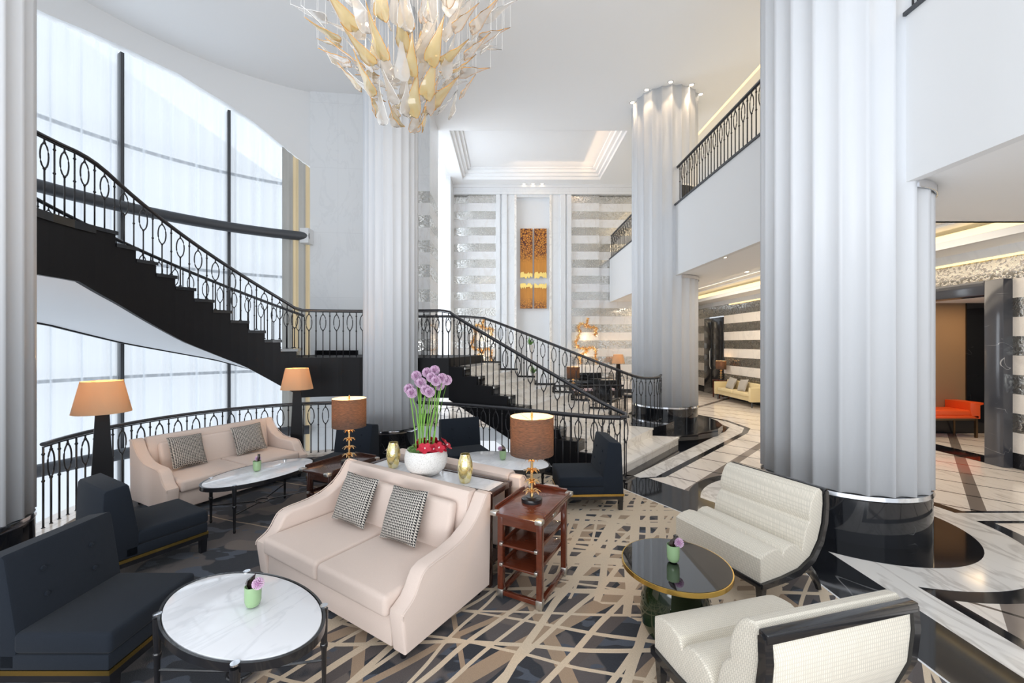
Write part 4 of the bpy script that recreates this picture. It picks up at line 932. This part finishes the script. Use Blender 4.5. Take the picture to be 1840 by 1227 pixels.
for (x, y, R) in ((-.125, -.04, .055), (-.09, -.12, .05), (-.12, .06, .05), (-.04, -.145, .035)):
    m = MB()
    for ly in range(4):
        for k in range(9):
            b = 2*pi*k/9+ly*.35; rr = R*(1-ly*.22); d = Vector((cos(b), sin(b), .15+ly*.45)).normalized(); s_ = Vector((-sin(b), cos(b), 0)); c0 = Vector((x, y, .235+ly*.006))
            m.bm.faces.new([m.bm.verts.new(c0), m.bm.verts.new(c0+d*rr*.6+s_*R*.2), m.bm.verts.new(c0+d*rr), m.bm.verts.new(c0+d*rr*.6-s_*R*.2)])
    m.build('succulent', 'succulent_green', t, smooth=False)
# ------------------------------------------------------------------ chandelier
ch = thing('chandelier', 'large hanging chandelier of clear and amber glass leaves at the top centre', 'chandelier', (-1.243, 5.0, 0))
def leafmesh(bend, mat, rim, L=.50, wd=.085):
    bm = bmesh.new(); outl = []; K = 9; rows = []
    for i in range(K+1):
        u = i/K; w = wd*(sin(pi*min(1, (u*.93+.02))**.78)**.9) if u < .80 else None
        rows.append(u)
    # outline of a heart shaped leaf, tip up (+Z), two lobes below
    pts = [(0, 0), (.20, .012), (.42, .035), (.62, .066), (.78, .088), (.90, .090), (.98, .074), (1.0, .052), (.95, .024), (.84, .0)]
    R_ = [(w, -u*L) for u, w in pts]; Lf = [(-w*.85, -u*L*.95) for u, w in pts[1:-1]][::-1]
    poly = R_+Lf
    def B(x, z): 
        return (x, bend*((z/L)**2)*.5+bend*.6*abs(x)/.08*.25-.012*sin(z*30), z)
    for side in (-1, 1):
        cvs = [bm.verts.new((B(x, z)[0], B(x, z)[1]+side*.004, z)) for x, z in poly]; outl.append(cvs)
        n0 = len(R_); mid = [bm.verts.new((0.0, B(0, -u*L)[1]+side*.007, -u*L)) for u, w in pts[1:-1]]
        chain = [cvs[0]]+mid+[cvs[n0-1]]
        for i in range(len(chain)-1):
            f = [chain[i], cvs[i], cvs[i+1], chain[i+1]]; f = list(dict.fromkeys(f))
            if len(f) > 2: bm.faces.new(f)
        Ls = [cvs[0]]+cvs[n0:][::-1]+[cvs[n0-1]]
        for i in range(len(chain)-1):
            f = [chain[i], chain[i+1], Ls[i+1], Ls[i]]; f = list(dict.fromkeys(f))
            if len(f) > 2:
                try: bm.faces.new(f)
                except ValueError: pass
    bmesh.ops.recalc_face_normals(bm, faces=bm.faces[:])
    m2 = MB(); m2.bm.free(); m2.bm = bm
    nf = len(bm.faces)
    P3 = [B(x, z) for x, z in poly]; m2.tube(P3, .0045, 5, closed=True)
    m2.bm.faces.ensure_lookup_table(); me = bpy.data.meshes.new('glass_leaf')
    for i, f in enumerate(m2.bm.faces): f.smooth = True; f.material_index = 0 if i < nf else 1
    m2.bm.to_mesh(me); m2.bm.free(); me.materials.append(MATS[mat]); me.materials.append(MATS[rim]); return me
LM = [leafmesh(.10, 'clear_leaf_glass', 'clear_rim'), leafmesh(-.08, 'clear_leaf_glass', 'clear_rim'), leafmesh(.12, 'amber_leaf_glass', 'amber_rim'), leafmesh(.02, 'clear_leaf_glass', 'amber_rim')]
rz_tab = [(4.68, .02), (4.95, .28), (5.15, .58), (5.5, .98), (5.85, 1.22), (6.17, 1.33), (6.6, 1.4)]
tops = []
def leaf(x, y, z, az, tilt, roll, var, sc=1):
    o = bpy.data.objects.new('glass_leaf', LM[var]); COL.objects.link(o); o.parent = ch
    M_ = Matrix.Rotation(az, 3, 'Z') @ Matrix.Rotation(tilt, 3, 'Y') @ Matrix.Rotation(roll, 3, 'Z'); o.rotation_euler = M_.to_euler()
    o.location = (x, y, z); o.scale = (sc,)*3; tops.append((x, y, z))
random.seed(11); cnt = 0
for z, n in ((5.05, 5), (5.16, 8), (5.30, 11), (5.48, 13), (5.66, 14), (5.86, 15), (6.08, 15)):
    for i in range(n):
        a = 2*pi*(i+random.uniform(-.25, .25))/n+z*3; r = interp(rz_tab, z-.18)+random.uniform(-.06, .06)+.10
        tl = interp([(5.0, .12), (5.3, .55), (5.7, 1.0), (6.2, 1.2)], z)+random.uniform(-.25, .25)
        inn = random.random() < (.62 if z < 5.6 else .3)
        leaf(r*cos(a), r*sin(a), z+random.uniform(-.04, .04), a, tl, random.uniform(1.1, 2.0), 2 if inn and random.random() < .6 else random.choice((0, 1, 3)), random.uniform(.8, 1.05)); cnt += 1
for i in range(14):
    a = 2*pi*i/14; r = random.uniform(.25, .55); z = random.uniform(5.75, 6.3); leaf(r*cos(a), r*sin(a), z, a, random.uniform(-.2, .3), random.uniform(0, 3), random.choice((0, 2, 3)), 1)
m = MB()
for x, y, z in tops: m.tube([(x, y, z-.01), (x, y, ZC-.03)], .0016, 3, caps=False)
extra = MB()
for i in range(46):
    a = random.uniform(0, 2*pi); z = random.choice((5.2, 5.4, 5.6, 5.8, 6.0, 6.2)); r = interp(rz_tab, z-.28)*random.uniform(.75, .95)+.05
    t_ = bmesh.new(); t_.from_mesh(LM[random.choice((0, 1, 3))])
    M_ = Matrix.Translation((r*cos(a), r*sin(a), z)) @ Matrix.Rotation(a, 4, 'Z') @ Matrix.Rotation(random.uniform(.3, 1.2), 4, 'Y') @ Matrix.Rotation(random.uniform(1, 2), 4, 'Z')
    extra.add(t_, M_)
eo = extra.build('inner_leaves', 'clear_leaf_glass', ch); eo['kind'] = 'stuff'
w = m.build('hanging_wires', 'clear_rim', ch); w['kind'] = 'stuff'
m = MB(); m.cyl((0, 0, ZC-.04), 1.3, .04, 48); m.build('ceiling_plate', 'white_paint', ch)
for i, (x, y, z) in enumerate(((-.18, -.6, 6.0), (.42, -.45, 5.85), (-.5, .1, 5.95), (.1, .5, 6.0))):
    m = MB(); m.lathe([(0, -.02), (.014, -.014), (.02, 0), (.014, .014), (0, .02)], (x, y, z), 12); m.build('bulb', 'spot_glow', ch); point('chandelier_bulb', (-1.243+x, 5+y, z-.05), 5, (1, .8, .55), .02)
# ------------------------------------------------------------------ wall art, sculptures and rear hall furniture
def jag(n, x0, x1, z, amp, seed):
    random.seed(seed); return [(x0+(x1-x0)*i/n, z+random.uniform(-amp, amp)) for i in range(n+1)]
for i, (x0, x1) in enumerate(((.49, .96), (1.03, 1.50))):
    side = ('left', 'right')[i]
    for z0, z1, up in ((4.62, 6.42, 1), (3.35, 4.24, 0)):
        t = thing('wall_art', f'{"tall upper" if up else "short lower"} {side} panel of the brown and gold wall art', 'wall art', (0, 0, 0), 0, 'gold wall art panels')
        if up: poly = jag(12, x0, x1, z0+.02, .05, i+3)+[(x1, z1), (x0, z1)]; gp = jag(12, x0, x1, z0-.08, .055, i+3)+jag(12, x0, x1, z0+.10, .06, i+13)[::-1]
        else: poly = [(x0, z0), (x1, z0)]+jag(12, x0, x1, z1, .05, i+5)[::-1]; gp = jag(12, x0, x1, z1-.10, .05, i+15)+jag(12, x0, x1, z1+.04, .05, i+5)[::-1]
        m = MB(); m.prism(poly, YB+.05, YB+.15, 'y'); m.build('panel', 'gold_artwork', t, smooth=False)
        m = MB(); m.prism(gp, YB+.03, YB+.06, 'y'); m.build('gold_edge', 'gold_leaf', t, smooth=False)
def coral(paths, label, x0, z0, s):
    t = thing('coral_sculpture', label, 'sculpture', (x0, YB-.32, z0), 0, 'spiky gold wall sculptures'); random.seed(5)
    for P in paths:
        P = smoothpath([(a*s, 0, b*s) for a, b in P], 2); m = MB(); m.tube(P, .022, 6)
        L_ = resample3(P, .03)
        for p in L_:
            for k in range(7):
                d = Vector((random.gauss(0, 1), random.gauss(0, 1), random.gauss(0, 1))).normalized(); q_ = d.orthogonal().normalized()*.014; u_ = d.cross(q_); c0 = Vector(p)+d*.015; e_ = Vector(p)+d*.12
                vs = [m.bm.verts.new(c0+q_), m.bm.verts.new(c0-q_*.5+u_*.9), m.bm.verts.new(c0-q_*.5-u_*.9), m.bm.verts.new(e_)]
                for f in ((0, 1, 3), (1, 2, 3), (2, 0, 3)): m.bm.faces.new([vs[j] for j in f])
        m.build('branch', 'copper_gold', t, smooth=False)
    for a, b in ((.05, .25), (.3, 1.3), (.55, .52)):
        m = MB(); m.tube([(a*s, 0, b*s), (a*s, .26, b*s)], .012, 6); m.build('wall_mount', 'copper_gold', t)
    point('sculpture_light', (x0+.35*s, YB-.45, z0+.9*s), 6, (1, .72, .4)); point('sculpture_light', (x0+.3*s, YB-.45, z0+.25*s), 5, (1, .72, .4))
def resample3(P, step):
    out = []
    for a, b in zip(P, P[1:]):
        a, b = Vector(a), Vector(b); n_ = max(1, int((b-a).length/step))
        out += [a.lerp(b, i/n_) for i in range(n_)]
    return out
cpaths = [[(.12, 0), (.05, .25), (.22, .35), (.35, .42), (.30, .5), (.05, .52), (-.05, .62), (0, .85), (.12, 1.05), (.02, 1.2), (.12, 1.38), (.3, 1.3), (.38, 1.55)], [(.3, 1.3), (.45, 1.22), (.62, 1.25), (.66, 1.12), (.6, .95)], [(.3, .5), (.55, .55), (.66, .42), (.6, .2), (.7, 0)]]
coral(cpaths, 'spiky gold coral-like wall sculpture right of the niche, beside the piano', 2.62, 1.25, 1.1)
coral(cpaths, 'spiky gold coral-like wall sculpture seen through the stair railing left of the niche', -1.3, 1.2, 1.1)
# grand piano
t = thing('grand_piano', 'black grand piano in the rear hall behind the stair railing', 'piano', (2.45, 12.7, 0), .1)
m = MB(); m.prism([(-.72, -.6), (.72, -.6), (.72, .1), (.55, .5), (.25, .75), (.05, 1.05), (-.35, 1.15), (-.68, .95), (-.72, .6)], .62, .92, 'z', .015); m.build('body', 'piano_black', t)
m = MB(); m.prism([(-.70, -.3), (.70, -.3), (.70, .1), (.52, .5), (.22, .75), (.03, 1.03), (-.35, 1.12), (-.66, .92)], .935, .96); m.build('lid', 'piano_black', t)
m = MB(); m.box((0, -.72, .66), (1.2, .22, .06), .006); m.build('keyboard', 'orchid_white', t)
m = MB(); m.box((0, -.30, 1.03), (.7, .02, .18)); m.build('music_stand', 'piano_black', t)
for x, y in ((-.6, -.4), (.6, -.4), (-.2, .85)):
    m = MB(); m.lathe([(0, 0), (.04, 0), (.06, .55), (0, .62)], (x, y, .0), 8); m.build('leg', 'piano_black', t)
def simple_table(loc, w, d, h, label, mat='dark_wood'):
    t = thing('small_table', label, 'table', loc); m = MB(); m.box((0, 0, h-.015), (w, d, .03), .003); m.build('tabletop', mat, t)
    for sx in (-1, 1):
        for sy in (-1, 1): m = MB(); m.box((sx*(w/2-.03), sy*(d/2-.03), (h-.03)/2), (.035, .035, h-.03)); m.build('leg', mat, t)
    return t
simple_table((1.80, 11.3, 0), .42, .42, .66, 'small dark table under the brown lamp in front of the piano')
table_lamp((1.80, 11.3, .66), 'distant table lamp with brown shade in the rear hall, in front of the piano', 6)
def rear_chair(loc, rz, label):
    t = thing('dining_chair', label, 'chair', loc, rz, 'dark chairs in the rear hall')
    m = MB(); m.box((0, 0, .43), (.52, .5, .1), .02); m.build('seat', 'black_lacquer', t)
    m = MB(); m.box((0, .24, .66), (.52, .07, .40), .02); m.build('backrest', 'black_lacquer', t)
    for sx in (-1, 1):
        for sy in (-1, 1): m = MB(); m.cyl((sx*.22, sy*.2, 0), .018, .40, 8); m.build('leg', 'black_lacquer', t)
    return t
rc0 = rear_chair((1.2, 11.6, 0), .3, 'dark chair beside the small lamp table in the rear hall')
for x, y, a, l in ((1.05, 12.6, 1.2, 'dark chair left of the piano, seen through the stair railing'), (3.75, 12.4, -1.8, 'dark chair between the piano and the far column'), (.35, 13.4, .4, 'dark chair farthest back, below the niche'), (2.75, 11.45, 2.4, 'dark chair nearest the far column behind the low railing')):
    copy_thing(rc0, l, (x, y, 0), a)
def plant(loc, label, h=1.9):
    t = thing('potted_plant', label, 'plant', loc, 0, 'plants in tall white vases')
    m = MB(); m.lathe([(0, 0), (.12, 0), (.13, .05), (.06, .4), (.05, h-.45), (.10, h-.1), (.11, h), (.09, h), (0, h-.1)], seg=20); m.build('vase', 'speckled_ceramic', t)
    m = MB(); random.seed(9)
    for i in range(26):
        a = random.uniform(0, 2*pi); l = random.uniform(.25, .45); e = random.uniform(.2, .9); d = Vector((cos(a)*sin(e), sin(a)*sin(e), cos(e))); s_ = d.cross(Vector((0, 0, 1))).normalized()*.022
        b0 = Vector((0, 0, h-.05)); m.bm.faces.new([m.bm.verts.new(b0), m.bm.verts.new(b0+d*l*.5+s_), m.bm.verts.new(b0+d*l), m.bm.verts.new(b0+d*l*.5-s_)])
    m.build('foliage', 'plant_green', t, smooth=False)
plant((.82, 14.9, 0), 'leafy plant in a tall white vase below the wall art, the taller one', 1.95); plant((.86, 13.9, 0), 'leafy plant in a shorter white vase in front of the niche', 1.0)
# yellow sofa, table and lamp along the right wall
t = thing('yellow_sofa', 'pale yellow sofa against the striped right wall in the far lobby', 'sofa', (7.50, 13.75, 0), fdir(-1, 0)); w = 2.25
m = MB(); m.box((0, .29, .27), (w-.2, .5, .16), .012); m.build('base', 'yellow_leather', t)
for s in (-1, 1):
    m = MB(); m.box((s*(w/2-.06), .25, .41), (.12, .52 if False else .60, .44), .015); m.build('arm', 'yellow_leather', t)
    m = MB(); m.box((s*(w/4-.06), .30, .38), (w/2-.14, .60, .11), .03, 3); m.build('seat_cushion', 'yellow_leather', t)
    for y in (.05, .5): m = MB(); m.cyl((s*(w/2-.1), y, 0), .02, .19, 8); m.build('leg', 'black_lacquer', t)
m = MB(); m.box((0, .55-.13, .52), (w-.24, .12, .40), .02); m.build('backrest', 'yellow_leather', t)
cushion((7.74, 14.25, .62), fdir(-1, 0), radians(-20), 'silver grey cushion at the far end of the yellow sofa', 'silver_cushion', (.46, .13, .42), .1, 'silver cushions')
cushion((7.74, 13.55, .62), fdir(-1, 0), radians(-20), 'silver grey cushion in the middle of the yellow sofa', 'silver_cushion', (.46, .13, .42), -.1, 'silver cushions')
simple_table((7.85, 15.15, 0), .4, .5, .66, 'small dark red table beside the yellow sofa', 'red_wood')
table_lamp((7.85, 15.15, .66), 'distant table lamp with brown shade beside the yellow sofa', 6)
# orange bench in the alcove
t = thing('orange_bench', 'orange leather bench with low arms in the dark alcove', 'bench', (9.25, 8.95, -.03), 0)
m = MB(); m.box((0, 0, .56), (1.36, .5, .12), .03, 3); m.build('seat', 'orange_leather', t)
m = MB(); m.box((0, 0, .475), (1.40, .52, .06), .008); m.build('apron', 'orange_leather', t)
for s in (-1, 1):
    m = MB(); m.prism([(s*.55, .50), (s*.70, .44), (s*.73, .44), (s*.73, .72), (s*.80, .74), (s*.80, .78), (s*.52, .78), (s*.52, .60)][::1], -.26, .26, 'y', .006); m.build('arm', 'orange_leather', t)
    for y in (-.22, .22): m = MB(); m.box((s*.68, y, .22), (.04, .04, .44)); m.build('leg', 'bronze_metal', t)
m = MB(); m.box((0, -.22, .42), (1.36, .03, .04)); m.build('rail', 'bronze_metal', t)
